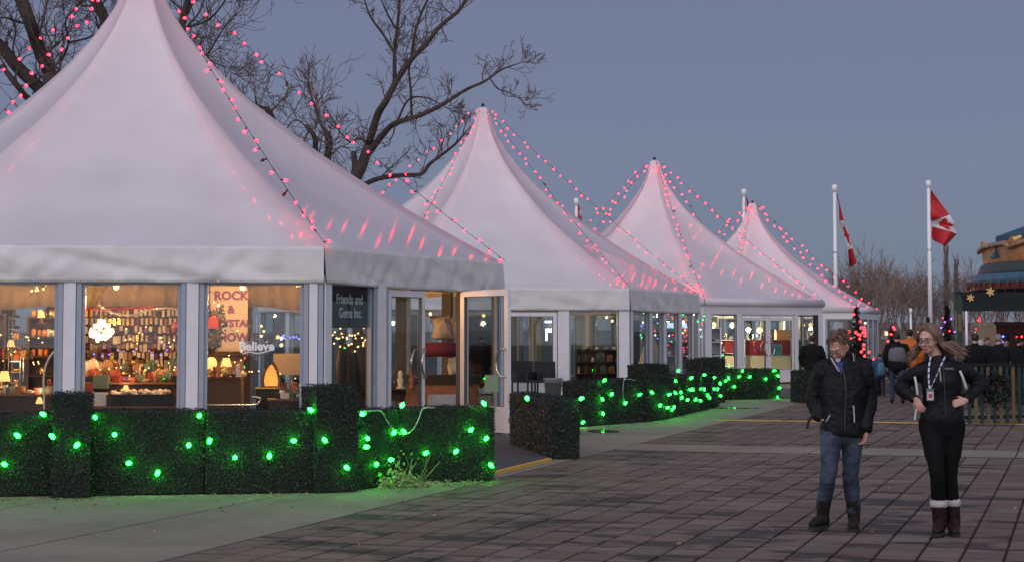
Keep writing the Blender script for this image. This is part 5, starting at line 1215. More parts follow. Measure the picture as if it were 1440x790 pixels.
flagpole(1305.5, 254, 95, 'tallest flagpole, rightmost of the white flagpoles', .12, [(0, (1309, 267), (1308, 308)), (.25, (1336, 302), (1311, 311)), (.5, (1343, 317), (1311, 315)), (.75, (1347, 329), (1311, 319)), (1, (1327, 348), (1310, 334))], 'red and white maple leaf flag drooping broadly from the rightmost flagpole')
flagpole(1173.5, 260, 95, 'white flagpole standing between the farthest tent and the rightmost flagpole', .12, [(0, (1177, 271), (1178.5, 282)), (.3, (1189, 318), (1181, 314)), (.7, (1199.5, 345), (1192, 348)), (1, (1204, 370), (1195, 377))], 'red and white maple leaf flag hanging narrow and limp from its pole')
flagpole(1046, 266, 95, 'white flagpole directly behind the peak of the farthest tent', .11, [(0, (1049, 276), (1049, 284)), (.4, (1056, 290), (1052, 292)), (1, (1063, 312), (1055, 316))], 'furled red flag tip above the farthest tent peak')
flagpole(810.5, 279, 95, 'short looking flagpole behind the second tent roof', .11, [(0, (813, 285), (813, 310)), (.3, (816, 295), (815, 315)), (.7, (820, 312), (818, 326)), (1, (824, 325), (820, 338))], 'dark red flag furled behind the second tent roof')
for x, yt, Y, l in ((1280.5, 433, 130, 'thin white pole far off, left of the right flagpole'), (1358.5, 424, 110, 'thin white pole seen beside the green kiosk post')):
    flagpole(x, yt, Y, l, .09)
# ------------------------------------------------------------------ christmas trees with coloured lights
xmas(gp(1206, 556).xy.to_3d(), 2.45, .68, 'spruce covered in red bulbs in front of the farthest tent', [M['redg']], 34, seed=2, sc=.042)
xmas(gp(1333, 540).xy.to_3d(), 2.7, .65, 'spruce with violet and red bulbs right of the flagpole', [M['blue_glow'], emis('violet_glow', (.4, .08, 1), 4), M['redg']], 26, seed=3, sc=.036)
xmas(gp(1377, 530).xy.to_3d(), 2.4, .3, 'slim tree glowing solid red behind the fence', [M['redg']], 30, seed=5, sc=.04)
xmas(gp(1306, 530).xy.to_3d(), 2.4, .35, 'slim dark tree with green bulbs behind the right flagpole', [M['greeng']], 6, seed=6, sc=.045)
xmas(gp(1256, 540).xy.to_3d(), 2.0, .7, 'low bush tree with large red bulbs behind the striped jacket', [M['redg']], 6, seed=8, sc=.05)
# hedge box near the child
p = gp(1224, 556); hedge([p+Vector((-.3, 0, 0)), p+Vector((.3, 0, 0)), p+Vector((.3, .4, 0)), p+Vector((-.3, .4, 0))], 1.0, 'small dark hedge box left of the child in the blue jacket')
t = root('light_string', gp(1222, 556), 'single green bulb hung on the small hedge box', 'string lights'); o = link('bulb', BULB['g2'], t, loc=(0, -.06, .72)); bm = B(); tube(bm, [(0, -.04, .72), (.0, -.03, .98)], .004, 4); obj('cable', bm, M['cable'], t)
# ------------------------------------------------------------------ picket fence, kiosk frame, carousel, red cabin
M['fgreen'] = mat('dark_green_paint', (.004, .028, .018), .4, var=.2, vs=6); M['fgold'] = mat('gold_paint', (.13, .095, .035), .45, var=.2, vs=6); M['fdark'] = mat('black_green_paint', (.004, .010, .009), .6, spec=.3)
FY = 33.6; fa, fb = gp(1358, 598), gp(1600, 593)
fa.z = fb.z = 0; dirf = (fb-fa).normalized(); fr = root('picket_fence', fa, 'picket fence of alternating green and gold slats at the right', 'fence', rz=math.atan2(dirf.y, dirf.x)); L = (fb-fa).length
for z in (.12, .55, 1.02): bm = B(); box(bm, 0, L, .0, .05, z, z+.06); obj('rail', bm, M['fdark'], fr)
bm = B(); box(bm, 0, L, -.05, .08, 1.09, 1.13); obj('top_rail', bm, M['fdark'], fr)
sl = B(); w_ = .065; prism(sl, [(-w_/2, .03), (w_/2, .03), (w_/2, 1.06), (0, 1.13), (-w_/2, 1.06)], -.022, -.001); slm = mesh('slat', sl, M['fgreen']); slg = slm.copy(); slg.materials[0] = M['fgold']
k = 0; x = .08
while x < L: link('slat', slg if k % 2 else slm, fr, loc=(x, 0, 0)); x += .137; k += 1
# wreath on the fence
bm = B(); c = at(1401, 546, FY-.15)
for q in range(1500):
    a = ri.uniform(0, 6.28); rr_ = .19 + ri.gauss(0, .05); v = Vector((ri.gauss(0, 1), ri.gauss(0, 1), ri.gauss(0, 1))).normalized(); leaf(bm, Vector((math.cos(a)*rr_, ri.gauss(0, .035), math.sin(a)*rr_*1.15)), .05, v)
t = root('wreath', c, 'round green wreath hanging on the picket fence', 'wreath'); tag(obj('foliage', bm, M['box_leaf'], t), kind='stuff')
bm = B(); tube(bm, [Vector((math.cos(a*.3927)*.19, 0, math.sin(a*.3927)*.21)) for a in range(17)], .04, 6, caps=False); obj('ring', bm, M['hedge_core'], t)
# kiosk frame
KY = 33.9; kp = gp(1356, 597); kp.z = 0; kp.y = KY
t = root('kiosk_frame', kp, 'dark green square gate frame with gold trim behind the fence', 'gate'); s = KY/F
bm = B(); box(bm, -.055, .055, -.055, .055, 0, 2.35); lathe(bm, [(.07, 2.35), (.07, 2.4), (.03, 2.42), (.05, 2.46), (.03, 2.5), (.005, 2.52)], 10); obj('post', bm, M['fgreen'], t)
bm = B(); box(bm, -.03, .03, -.062, -.056, 1.72, 2.05); obj('gold_trim', bm, M['fgold'], t)
bm = B(); box(bm, -.058, 1.75, -.04, .04, at(1400, 437, KY).z, at(1400, 410.5, KY).z); obj('beam', bm, M['fdark'], t)
bm = B(); box(bm, 1.70, 1.81, -.055, .055, 0, 2.35); obj('post', bm, M['fgreen'], t)
def snowflake(p, r, label, m):
    t = root('snowflake_ornament', p, label, 'ornament'); bm = B()
    for k in range(6):
        a = R(60*k+10); e = Vector((math.sin(a)*r, 0, math.cos(a)*r)); s2 = Vector((math.cos(a), 0, -math.sin(a)))
        vs = [Vector((0, 0, 0)) - s2*r*.12, e*.55 - s2*r*.22, e - s2*r*.08, e + s2*r*.08, e*.55 + s2*r*.22, s2*r*.12]
        bm2 = [(v.x, v.z) for v in vs]; prism(bm, bm2, -.01-.001*k, .01+.001*k)
    obj('plate', bm, m, t)
M['goldleaf'] = mat('gold_glitter', (.62, .42, .14), .45, metal=.3)
snowflake(at(1364.5, 418.5, KY-.08), .075, 'gold snowflake at the left end of the green beam', M['goldleaf']); snowflake(at(1392.5, 410, KY-.08), .085, 'gold snowflake hanging over the top of the green beam', M['goldleaf'])
# carousel top
CY = 42.5; CR = 5.5; cx_ = at(1363, 395, CY).x + CR + .14; ct = root('carousel', (cx_, CY, 0), 'carousel with painted rounding boards and a blue roof at the right edge', 'carousel')
ez = at(1363, 400, CY).z
bm = B(); lathe(bm, [(CR-.02, ez-.0), (CR, ez+.02), (CR+.02, ez+.19), (CR-.08, ez+.22)], 96, caps=False); obj('rim', bm, mat('carousel_blue', (.05, .13, .22), .4, var=.2, vs=3), ct, smooth=True)
bm = B(); lathe(bm, [(CR-.03, ez-.13), (CR-.02, ez+.0)], 96, caps=False); obj('rim_band', bm, mat('carousel_red', (.13, .02, .02), .5), ct, smooth=True)
bm = B(); lathe(bm, [(CR-.05, ez-.05), (.2, ez-.02)], 64, caps=False); obj('underside', bm, M['black'], ct)
pd = B(); tube(pd, [(0, 0, 0), (0, 0, -.07), (0, 0, -.14), (0, 0, -.2)], [.02, .032, .022, .006], 6); pdm = mesh('pendant', pd, mat('pendant_gold', (.16, .045, .03), .5)); pd2 = B(); tube(pd2, [(0, 0, 0), (0, 0, -.12)], [.03, .01], 5); pdm2 = mesh('tassel', pd2, M['black'])
for k in range(96):
    a = 2*math.pi*k/96
    if math.sin(a) > .3 and True: continue
    link('pendant', pdm, ct, loc=(math.cos(a)*(CR+.01), math.sin(a)*(CR+.01), ez+.08)); a += math.pi/96; link('tassel', pdm2, ct, loc=(math.cos(a)*(CR-.04), math.sin(a)*(CR-.04), ez-.12))
bm = B(); CI = CR-.36; lathe(bm, [(CI+.12, ez+.22), (CI+.14, ez+.3), (CI+.06, ez+.46), (CI+.0, ez+.5)], 72, caps=False); obj('cornice', bm, mat('carousel_dark_green', (.04, .06, .05), .5), ct, smooth=True)
RB = (mat('painted_orange', (.62, .15, .03), .5, var=.4, vs=2.6, c2=(.50, .27, .11)), mat('painted_scroll', (.36, .20, .12), .5, var=.45, vs=5))
nb = 12
for k in range(nb):
    a0, a1 = 2*math.pi*(k+.5)/nb, 2*math.pi*(k+1.5)/nb; P0_, P1_ = Vector((math.cos(a0)*CI, math.sin(a0)*CI, 0)), Vector((math.cos(a1)*CI, math.sin(a1)*CI, 0))
    if (P0_+P1_).y > 2: continue
    bm = B(); n = 24; lo = []; hi = []; lo2 = []; hi2 = []; od = (P0_+P1_).normalized()
    for i in range(n+1):
        u = i/n; p = P0_.lerp(P1_, u); hgt = .36 + .13*abs(math.sin(u*math.pi*2))**.6 + .08*math.exp(-((u-.5)/.1)**2) + .20*(math.exp(-(u/.06)**2)+math.exp(-((1-u)/.06)**2))
        lo.append(bm.verts.new(p+Vector((0, 0, ez+.5)))); hi.append(bm.verts.new(p*1.01+Vector((0, 0, ez+.5+hgt)))); lo2.append(bm.verts.new(p*.99+Vector((0, 0, ez+.5)))); hi2.append(bm.verts.new(p*.995+Vector((0, 0, ez+.5+hgt))))
    for i in range(n):
        bm.faces.new((lo[i], lo[i+1], hi[i+1], hi[i])); bm.faces.new((hi[i], hi[i+1], hi2[i+1], hi2[i])); bm.faces.new((lo2[i+1], lo2[i], hi2[i], hi2[i+1]))
    b = obj('rounding_board', bm, RB[0], ct)
    bm = B(); pts = [P0_.lerp(P1_, u/12)*1.02 + Vector((0, 0, ez+.80+.12*abs(math.sin(u/12*math.pi*2))**.6+.1*math.exp(-((u/12-.5)/.1)**2))) for u in range(13)]; tube(bm, pts, [(.055)]*13, 6, side=Vector((0, 0, 1))); obj('scroll', bm, RB[1], b, smooth=True)
    bm = B(); cc = P0_.lerp(P1_, .5)*1.02+Vector((0, 0, ez+.66)); ball(bm, cc, (.09, .05, .07), 2); obj('medallion', bm, mat('medallion_green', (.10, .18, .15), .5, var=.5, vs=12), b, smooth=True)
bm = B(); lathe(bm, [(CI-.1, ez+.62), (CI-.14, ez+1.12), (CI-1.8, ez+1.72), (1.2, ez+2.9), (.2, ez+3.1)], 12, caps=False); obj('roof', bm, mat('carousel_teal', (.018, .075, .12), .6), ct)
bm = B(); tube(bm, [at(1425, 338, 40)-Vector((cx_, CY, 0)), at(1436, 333, 40)-Vector((cx_, CY, 0))], [.07, .05], 8); obj('roof_crest', bm, M['goldleaf'], ct)
for a in (200, 235, 270, 305, 340): bm = B(); x_, y_ = math.cos(R(a))*3.2, math.sin(R(a))*3.2; tube(bm, [(x_, y_, 0), (x_, y_, ez)], .035, 8); obj('pole', bm, M['goldleaf'], ct)
# red cabin behind the fence
cbY = 47; p = at(1424, 471, cbY); p.z = 0; t = root('red_cabin', p, 'dark red train cabin with lit windows behind the fence', 'cabin'); H0 = at(1424, 452, cbY).z
bm = B(); box(bm, -.42, 1.4, 0, 2, 0, H0-.1); obj('body', bm, mat('maroon_paint', (.08, .008, .012), .5), t); bm = B(); box(bm, -.5, 1.5, -.1, 2.1, H0-.1, H0); obj('roof', bm, M['darkwood'], t)
for i, xx in enumerate((-.22, .16, .6)):
    bm = B(); box(bm, xx-.11, xx+.11, -.02, -.002, H0-.6, H0-.32); w__ = obj('window', bm, M['black'], t)
    for k in range(5): bm = B(); ball(bm, (xx+ri.uniform(-.08, .08), -.04, H0-.46+ri.uniform(-.1, .1)), .03, 1); obj('bulb', bm, (M['blue_glow'], M['redg'], M['greeng'])[i], w__)
# ------------------------------------------------------------------ people
V = Vector
M['skin'] = mat('skin', (.56, .32, .25), .5, var=.08, vs=20); M['skin2'] = mat('ruddy_skin', (.50, .25, .18), .5, var=.08, vs=20)
M['lip'] = mat('lips', (.36, .12, .11), .45); M['eye'] = mat('eye_white', (.5, .5, .5), .2); M['iris'] = mat('iris', (.02, .025, .03), .1)
M['lens'] = glass_mat('spectacle_lens', (.9, .9, .9))
def add_mods(o, vox, smooth=2, disp=0, size=.1, disp2=0):
    m = o.modifiers.new('union', 'REMESH'); m.mode = 'VOXEL'; m.voxel_size = vox; m.use_smooth_shade = True
    if disp:
        for k, (d_, s_) in enumerate(((disp, size), (disp2, size*.38))):
            if not d_: continue
            tx_ = bpy.data.textures.new('folds', 'CLOUDS'); tx_.noise_scale = s_; tx_.noise_depth = 2
            m = o.modifiers.new('folds', 'DISPLACE'); m.texture = tx_; m.strength = d_; m.mid_level = .5; m.texture_coords = 'LOCAL'
    m = o.modifiers.new('smooth', 'SMOOTH'); m.iterations = smooth; m.factor = .5
def limb(bm, pts, rads, side=V((1, 0, 0)), n=4, seg=12, dome=True):
    """smooth loft through joints"""
    P = bez(pts, n); Rr = []
    rads = [(r if hasattr(r, '__len__') else (r, r)) for r in rads]
    for i in range(len(P)):
        t = i/n; k = min(int(t), len(rads)-2); u = t-k; u = u*u*(3-2*u); Rr.append(tuple(rads[k][q]*(1-u)+rads[k+1][q]*u for q in (0, 1)))
    tube(bm, P, Rr, seg, side=side, dome=dome)
def hand(bm, w, d, palm, curl=.5, thumb=None, s=1.0):
    """w wrist, d direction along the hand, palm: palm normal; five fingers"""
    d = d.normalized(); palm = (palm - d*palm.dot(d)).normalized(); sd = d.cross(palm).normalized()
    tube(bm, [w - d*.02*s, w + d*.03*s, w + d*.075*s], [(.026*s, .017*s), (.038*s, .017*s), (.04*s, .013*s)], 10, side=sd, dome=True)
    for i, (o, L) in enumerate(((-.030, .068), (-.010, .078), (.011, .073), (.030, .058))):
        b = w + d*.078*s + sd*o*s; d1 = (d + palm*curl*.5).normalized(); d2 = (d + palm*curl*1.5).normalized(); d3 = (d*.6 + palm*curl*2.4).normalized()
        q1 = b + d1*L*.42*s; q2 = q1 + d2*L*.33*s; q3 = q2 + d3*L*.25*s; tube(bm, [b - d*.015*s, b, q1, q2, q3], [.0088*s, .0088*s, .0082*s, .0076*s, .0066*s], 7, side=sd, dome=True)
    t = -1 if thumb is None else thumb
    b = w + d*.022*s + sd*t*.028*s; q1 = b + (d*.7 + sd*t*.8 + palm*.3).normalized()*.036*s; q2 = q1 + (d + sd*t*.25 + palm*.5).normalized()*.03*s; tube(bm, [b, q1, q2], [.012*s, .010*s, .0085*s], 7, dome=True)
def head_shape(bm, H, s=1.0):
    def bl(c, r, sub=2): 
        g = bmesh.ops.create_icosphere(bm, subdivisions=sub, radius=1, matrix=H @ Matrix.Translation(V(c)*s) @ Matrix.Diagonal((*[x*s for x in r], 1)))
    bl((0, .018, .025), (.074, .092, .088), 3); bl((0, -.02, -.025), (.062, .066, .085), 3); bl((0, -.055, -.085), (.034, .028, .024)); bl((0, -.03, -.07), (.052, .045, .035))
    bl((0, -.074, .028), (.052, .018, .012)); bl((-.035, -.062, -.03), (.026, .022, .026)); bl((.035, -.062, -.03), (.026, .022, .026))
    tube(bm, [H @ V((0, -.078, .022))*1, H @ V((0, -.096*s, -.006)), H @ V((0, -.106*s, -.024))], [.008*s, .010*s, .013*s], 8, dome=True)
    bl((-.011, -.09, -.030), (.008, .010, .007)); bl((.011, -.09, -.030), (.008, .010, .007)); bl((0, -.078, -.056), (.024, .014, .013)); bl((0, -.072, -.075), (.026, .012, .008))
    for sx in (-1, 1): bl((sx*.075, .012, -.005), (.010, .020, .031)); bl((sx*.070, .0, -.03), (.008, .014, .012))
def face_parts(root_, H, s, skin, glasses=None):
    for sx in (-1, 1):
        bm = B(); ball(bm, H @ V((sx*.031, -.0755, .006)), .0125, 2); e = obj('eye', bm, M['eye'], root_, smooth=True)
        bm = B(); ball(bm, H @ V((sx*.031-.002, -.0868, .004)), .0055, 1); obj('iris', bm, M['iris'], e, smooth=True)
        bm = B(); tube(bm, [H @ V((sx*.047, -.078, .026)), H @ V((sx*.032, -.090, .031)), H @ V((sx*.016, -.091, .028))], [.003, .0042, .003], 6, dome=True); obj('eyebrow', bm, M['hair_'+skin], root_)
    bm = B(); tube(bm, [H @ V((-.021, -.086, -.0665)), H @ V((-.010, -.0935, -.0585)), H @ V((0, -.0945, -.0595)), H @ V((.010, -.0935, -.0585)), H @ V((.021, -.086, -.0665))], [.002, .0042, .004, .0042, .002], 6, dome=True)
    tube(bm, [H @ V((-.020, -.086, -.065)), H @ V((0, -.0945, -.0675)), H @ V((.020, -.086, -.065))], [.002, .0052, .002], 6, dome=True); obj('lips', bm, M['lip'], root_, smooth=True)
    if glasses:
        t = bpy.data.objects.new('spectacles', None); COL.objects.link(t); t.parent = root_
        for sx in (-1, 1):
            c = []
            for k in range(17):
                a = 2*math.pi*k/16; c.append(H @ V((sx*.033 + .026*math.copysign(abs(math.cos(a))**.7, math.cos(a)), -.101, .004 + .0155*math.copysign(abs(math.sin(a))**.7, math.sin(a)))))
            bm = B(); tube(bm, c, .0021, 5, caps=False); obj('rim', bm, glasses, t)
            bm = B(); bm.faces.new([bm.verts.new(p) for p in c[:16]]); obj('lens', bm, M['lens'], t)
            bm = B(); tube(bm, [H @ V((sx*.058, -.100, .012)), H @ V((sx*.077, -.05, .012)), H @ V((sx*.079, .012, .010))], .002, 5); obj('temple', bm, glasses, t)
        bm = B(); tube(bm, [H @ V((-.008, -.101, .008)), H @ V((0, -.104, .010)), H @ V((.008, -.101, .008))], .002, 5); obj('bridge', bm, glasses, t)
def clothes(name, root_, bm, m, vox=.012, disp=.022, size=.09, disp2=.008, smooth=2):
    o = obj(name, bm, m, root_, smooth=True); add_mods(o, vox, smooth, disp, size, disp2); return o
def boots(root_, name, ank, toe, m, sole, h=.16, r=.055, knee=None):
    ank, toe = V(ank), V(toe); d = (toe-ank); d.z = 0; d.normalize(); sd = V((-d.y, d.x, 0)); heel = V((ank.x, ank.y, 0)) - d*.055; tip = V((toe.x, toe.y, 0))
    z0 = toe.z-.035
    kt = V((0, 0, 0)) if knee is None else (knee-ank)*((z0+h+.09-ank.z)/(knee.z-ank.z)); kt.z = 0
    bm = B(); tube(bm, [V((ank.x, ank.y, z0+h+.09))+kt, V((ank.x, ank.y, z0+.12)), V((ank.x, ank.y, z0+.07))], [(r*1.05, r*1.1), (r, r*1.02), (r*.95, r*1.1)], 12, side=sd, dome=True)
    tube(bm, [heel+V((0, 0, z0+.06)), V((ank.x, ank.y, z0+.065)), (V((ank.x, ank.y, 0))*.45+tip*.55)+V((0, 0, z0+.062)), tip+V((0, 0, z0+.045))], [(.036, .045), (.043, .05), (.048, .042), (.036, .03)], 12, side=sd, dome=True)
    o = clothes(name, root_, bm, m, .008, .006, .05, 0)
    bm = B(); n = 14; top = []; bot = []
    for k in range(n):
        a = 2*math.pi*k/n; c = (heel*.5+tip*.5); L = (tip-heel).length/2+.045; p = c + d*math.cos(a)*L + sd*math.sin(a)*.052*(1 if math.cos(a) > -.3 else .85)
        top.append(bm.verts.new(p+V((0, 0, z0+.026)))); bot.append(bm.verts.new(p+V((0, 0, z0+.0))))
    bm.faces.new(top); bm.faces.new(bot[::-1])
    for k in range(n): bm.faces.new((top[k], bot[k], bot[(k+1) % n], top[(k+1) % n]))
    obj('sole', bm, sole, o)
    bm = B()
    for k in range(4): c = V((ank.x, ank.y, z0+.10+k*.028)) + d*(r*1.06-.004*k); tube(bm, [c - sd*.025, c + d*.006, c + sd*.025+V((0, 0, .01))], .004, 5)
    obj('laces', bm, M['black'], o)
def body_base(J, skinm, label, loc, H, s=1.0, vox=.0065, hands=((1, .5), (1, .5)), hd=None):
    """one continuous body; J: joints in metres"""
    bm = B(); head_shape(bm, H, 1)
    hc = H @ V((0, .02, -.06)); limb(bm, [hc, (hc+J['neck'])*.5, J['neck']-V((0, 0, .03))], [.052, .052, .065])
    limb(bm, [J['neck']-V((0, 0, .05)), J['chest'], J['waist'], J['pelvis']], [(.11, .08), (.155, .10), (.125, .09), (.15, .105)], n=4, seg=16)
    for q in 'LR':
        limb(bm, [J['sh'+q], J['el'+q], J['wr'+q]], [.048, .038, .026]); limb(bm, [J['hip'+q]-V((0, 0, .02)), (J['hip'+q]+J['kn'+q])*.5, J['kn'+q], (J['kn'+q]+J['an'+q])*.5, J['an'+q]], [.070, .060, .040, .036, .028])
        tube(bm, [J['neck']-V((0, 0, .06)), J['sh'+q]], [.05, .05], 10, dome=True); limb(bm, [J['an'+q]-V((0, 0, .03)), (J['an'+q]*.5+J['to'+q]*.5)+V((0, 0, -.03)), J['to'+q]], [.026, (.028, .016), (.022, .010)])
    for q, hv in (hd or {}).items(): hand(bm, J['wr'+q], *hv)
    o = obj('person', bm, skinm, loc=loc, smooth=True); add_mods(o, vox, 1); return tag(o, label, 'person')
def hair_mat(name, a, b): return leaf_mat(name, a, b)
M['hair_m'] = hair_mat('brown_hair', (.07, .035, .022), (.16, .085, .05)); M['hair_w'] = hair_mat('long_fair_hair', (.09, .048, .028), (.22, .14, .09))
def lock(bm, pts, r0, r1, flat=.5):
    P = bez(pts, 4); n = len(P); tube(bm, P, [((r0+(r1-r0)*(i/(n-1))**1.6), (r0+(r1-r0)*(i/(n-1))**1.6)*flat) for i in range(n)], 5, caps=True)
rr_ = random.Random(9)
# ---------------- the walking man
J = dict(neck=V((.0, .0, 1.43)), chest=V((.01, .0, 1.24)), waist=V((.0, .01, 1.04)), pelvis=V((0, .01, .90)), shL=V((-.17, .01, 1.37)), elL=V((-.235, .07, 1.12)), wrL=V((-.20, .01, .94)),
         shR=V((.185, .01, 1.37)), elR=V((.235, .04, 1.10)), wrR=V((.185, -.06, .85)), hipL=V((-.09, 0, .88)), hipR=V((.09, 0, .88)), knL=V((-.15, -.16, .52)), anL=V((-.175, .02, .15)), toL=V((-.29, -.12, .055)),
         knR=V((.065, .02, .49)), anR=V((.10, .08, .11)), toR=V((.06, -.08, .035)))
MP = V(((1183-720)/2550*15.5, 15.5, 0))
H = Matrix.Translation((-.035, -.055, 1.55)) @ Matrix.Rotation(R(-40), 4, 'Z') @ Matrix.Rotation(R(35), 4, 'X')
man = body_base(J, M['skin2'], 'man in black padded jacket and blue jeans walking with head bowed', MP, H, hd={'R': (V((-.25, -.15, -1)), V((-.8, -.3, .1)), .55, 1), 'L': (V((.5, -.4, -.8)), V((1, 0, 0)), .5, 1)})
face_parts(man, H, 1, 'm', mat('silver_frame', (.35, .35, .36), .3, metal=.8))
M['jacket'] = mat('black_jacket', (.0055, .0055, .0065), .6, var=.3, vs=6, bump=.6, bs=28, spec=.25)
bm = B(); limb(bm, [V((0, 0, 1.44)), V((.005, 0, 1.34)), V((.01, 0, 1.20)), V((.0, .0, 1.02)), V((-.005, .0, .86)), V((-.01, 0, .80))], [(.10, .09), (.185, .125), (.205, .15), (.19, .145), (.195, .15), (.185, .145)], n=4, seg=20, dome=False)
for q in 'LR':
    limb(bm, [J['sh'+q]+V((0, 0, -.02)), J['el'+q], J['wr'+q]+V((0, 0, .02))], [.082, .072, .056]); tube(bm, [V((0, 0, 1.38)), J['sh'+q]], [.085, .078], 12, dome=True)
lathe(bm, [(.085, 1.38), (.105, 1.44), (.105, 1.50), (.085, 1.51)], 16, c=(.0, .02, 0)); limb(bm, [V((.02, .08, 1.42)), V((.06, .11, 1.50)), V((.07, .08, 1.54))], [(.09, .05), (.085, .05), (.05, .03)])
jk = clothes('jacket', man, bm, M['jacket'], .010, .028, .11, .010, 2)
def strip(name, pts, w_, m, parent, r2=None): bm = B(); tube(bm, bez([V(p) for p in pts], 4), [(w_, r2 or w_*.35)]*(4*(len(pts)-1)+1), 6, side=V((1, 0, 0))); return obj(name, bm, m, parent, smooth=True)
M['zip'] = mat('pale_zip', (.42, .42, .42), .4)
strip('zip', [(-.035, -.125, 1.42), (-.01, -.158, 1.3), (.0, -.168, 1.15), (-.01, -.163, 1.0), (-.015, -.163, .83)], .005, mat('dark_zip', (.04, .04, .045), .35), jk)
strip('pocket_zip', [(.062, -.163, 1.06), (.066, -.165, .98), (.068, -.163, .915)], .006, M['zip'], jk); strip('pocket_zip', [(-.13, -.128, .98), (-.15, -.125, .945), (-.165, -.118, .92)], .005, M['zip'], jk)
strip('collar_lining', [(-.11, -.085, 1.46), (-.085, -.12, 1.41), (-.05, -.15, 1.345)], .011, mat('pale_lining', (.38, .34, .33), .7), jk, .006)
strip('toggle', [(.075, -.09, 1.50), (.08, -.10, 1.46), (.082, -.105, 1.43)], .004, M['zip'], jk)
bm = B(); prism(bm, [(-.075, 1.425), (-.02, 1.43), (-.035, 1.31)], -.152, -.11); obj('shirt', bm, mat('blue_shirt', (.03, .05, .22), .7), man)
bm = B(); prism(bm, [(-.085, 1.455), (-.035, 1.45), (-.06, 1.41)], -.137, -.105); obj('shirt_collar', bm, mat('pale_collar', (.42, .45, .5), .7), man)
strip('wrist_strap', [(-.255, -.03, .98), (-.29, -.02, .93), (-.31, -.02, .86)], .012, M['black'], man, .006)
M['jeans'] = mat('blue_jeans', (.012, .020, .040), .8, spec=.2, vs=4, c2=(.075, .10, .14), var=.4, bump=.4, bs=60)
bm = B(); limb(bm, [V((0, .01, .96)), V((0, .01, .86)), V((0, .01, .80))], [(.165, .12), (.175, .13), (.15, .12)], seg=18)
for q in 'LR': limb(bm, [J['hip'+q]-V((0, 0, .02)), (J['hip'+q]+J['kn'+q])*.5, J['kn'+q], (J['kn'+q]+J['an'+q])*.5, J['an'+q]+V((0, .0, .05))], [.098, .088, .070, .066, .062])
clothes('jeans', man, bm, M['jeans'], .009, .022, .07, .010, 2)
M['boot'] = mat('worn_boot', (.014, .013, .009), .7, var=.4, vs=10, bump=.5, bs=40, spec=.25); M['sole'] = mat('boot_sole', (.02, .018, .015), .8)
boots(man, 'boot', J['anL'], J['toL'], M['boot'], M['sole'], knee=J['knL']); boots(man, 'boot', J['anR'], J['toR'], M['boot'], M['sole'], knee=J['knR'])
bm = B(); bmesh.ops.create_icosphere(bm, subdivisions=3, radius=1, matrix=H @ Matrix.Translation((0, .035, .045)) @ Matrix.Diagonal((.083, .093, .084, 1)))
for k in range(150):
    a = rr_.uniform(0, 6.28); ph = rr_.uniform(.0, 1.25); n_ = V((math.cos(a)*math.sin(ph), math.sin(a)*math.sin(ph), math.cos(ph))); b = V((0, .03, .045)) + V((n_.x*.08, n_.y*.092, n_.z*.084))
    if b.y < -.03 and b.z < .085: continue
    dr = V((n_.x*.35+.25, n_.y*.35-.35*(n_.y < .3), -.45+.3*n_.z)); e = b + dr*.05 + n_*.012; lock(bm, [H @ b, H @ (b*.5+e*.5+n_*.012), H @ e], .011, .002)
obj('hair', bm, M['hair_m'], man)
# ---------------- the woman
WP = V(((1325-720)/2550*15.1, 15.1, 0))
J = dict(neck=V((-.045, .0, 1.45)), chest=V((-.02, .01, 1.28)), waist=V((-.02, .02, 1.08)), pelvis=V((-.02, .02, .96)), shL=V((-.195, .01, 1.355)), elL=V((-.33, .12, 1.22)), wrL=V((-.255, -.09, 1.125)),
         shR=V((.145, .02, 1.37)), elR=V((.325, .11, 1.25)), wrR=V((.155, -.10, 1.115)), hipL=V((-.105, .02, .93)), hipR=V((.075, .02, .93)), knL=V((-.10, -.14, .53)), anL=V((-.055, -.02, .15)), toL=V((-.12, -.17, .045)),
         knR=V((.035, -.02, .51)), anR=V((.075, .05, .12)), toR=V((.045, -.12, .035)))
H = Matrix.Translation((-.135, -.05, 1.62)) @ Matrix.Rotation(R(-36), 4, 'Z') @ Matrix.Rotation(R(14), 4, 'X')
wom = body_base(J, M['skin'], 'woman in black jacket with long blowing hair, lanyard and fleece topped boots', WP, H, hd={'L': (V((.25, -.25, -.55)), V((.6, .5, -.3)), .7, -1, .88), 'R': (V((-.6, -.1, -.15)), V((0, .9, -.3)), .7, -1, .88)})
face_parts(wom, H, 1, 'w', mat('black_frame', (.01, .01, .012), .25))
bm = B(); limb(bm, [V((-.045, .0, 1.47)), V((-.03, 0, 1.37)), V((-.02, 0, 1.25)), V((-.02, .01, 1.10)), V((-.02, .01, .98)), V((-.02, .01, .93))], [(.085, .08), (.155, .11), (.168, .135), (.155, .12), (.178, .135), (.175, .13)], n=4, seg=20, dome=False)
for q in 'LR':
    limb(bm, [J['sh'+q]+V((0, 0, -.01)), J['el'+q], J['wr'+q]+(J['el'+q]-J['wr'+q])*.12], [.070, .062, .046]); tube(bm, [V((-.03, 0, 1.39)), J['sh'+q]], [.075, .066], 12, dome=True)
lathe(bm, [(.075, 1.38), (.085, 1.44), (.082, 1.485), (.07, 1.49)], 16, c=(-.045, .01, 0))
jk = clothes('jacket', wom, bm, M['jacket'], .010, .022, .10, .008, 2)
strip('chest_zip', [(-.062, -.133, 1.375), (-.06, -.138, 1.33), (-.056, -.14, 1.27)], .005, M['zip'], jk)
strip('zip', [(-.035, -.10, 1.44), (-.028, -.135, 1.3), (-.025, -.137, 1.15), (-.022, -.14, .96)], .004, mat('dark_zip2', (.03, .03, .035), .35), jk)
o = link('lettering', text_mesh('lettering', 'Columbia', .020, M['zip'], .001), jk, loc=(.012, -.150, 1.372), rot=(R(90), 0, R(8)))
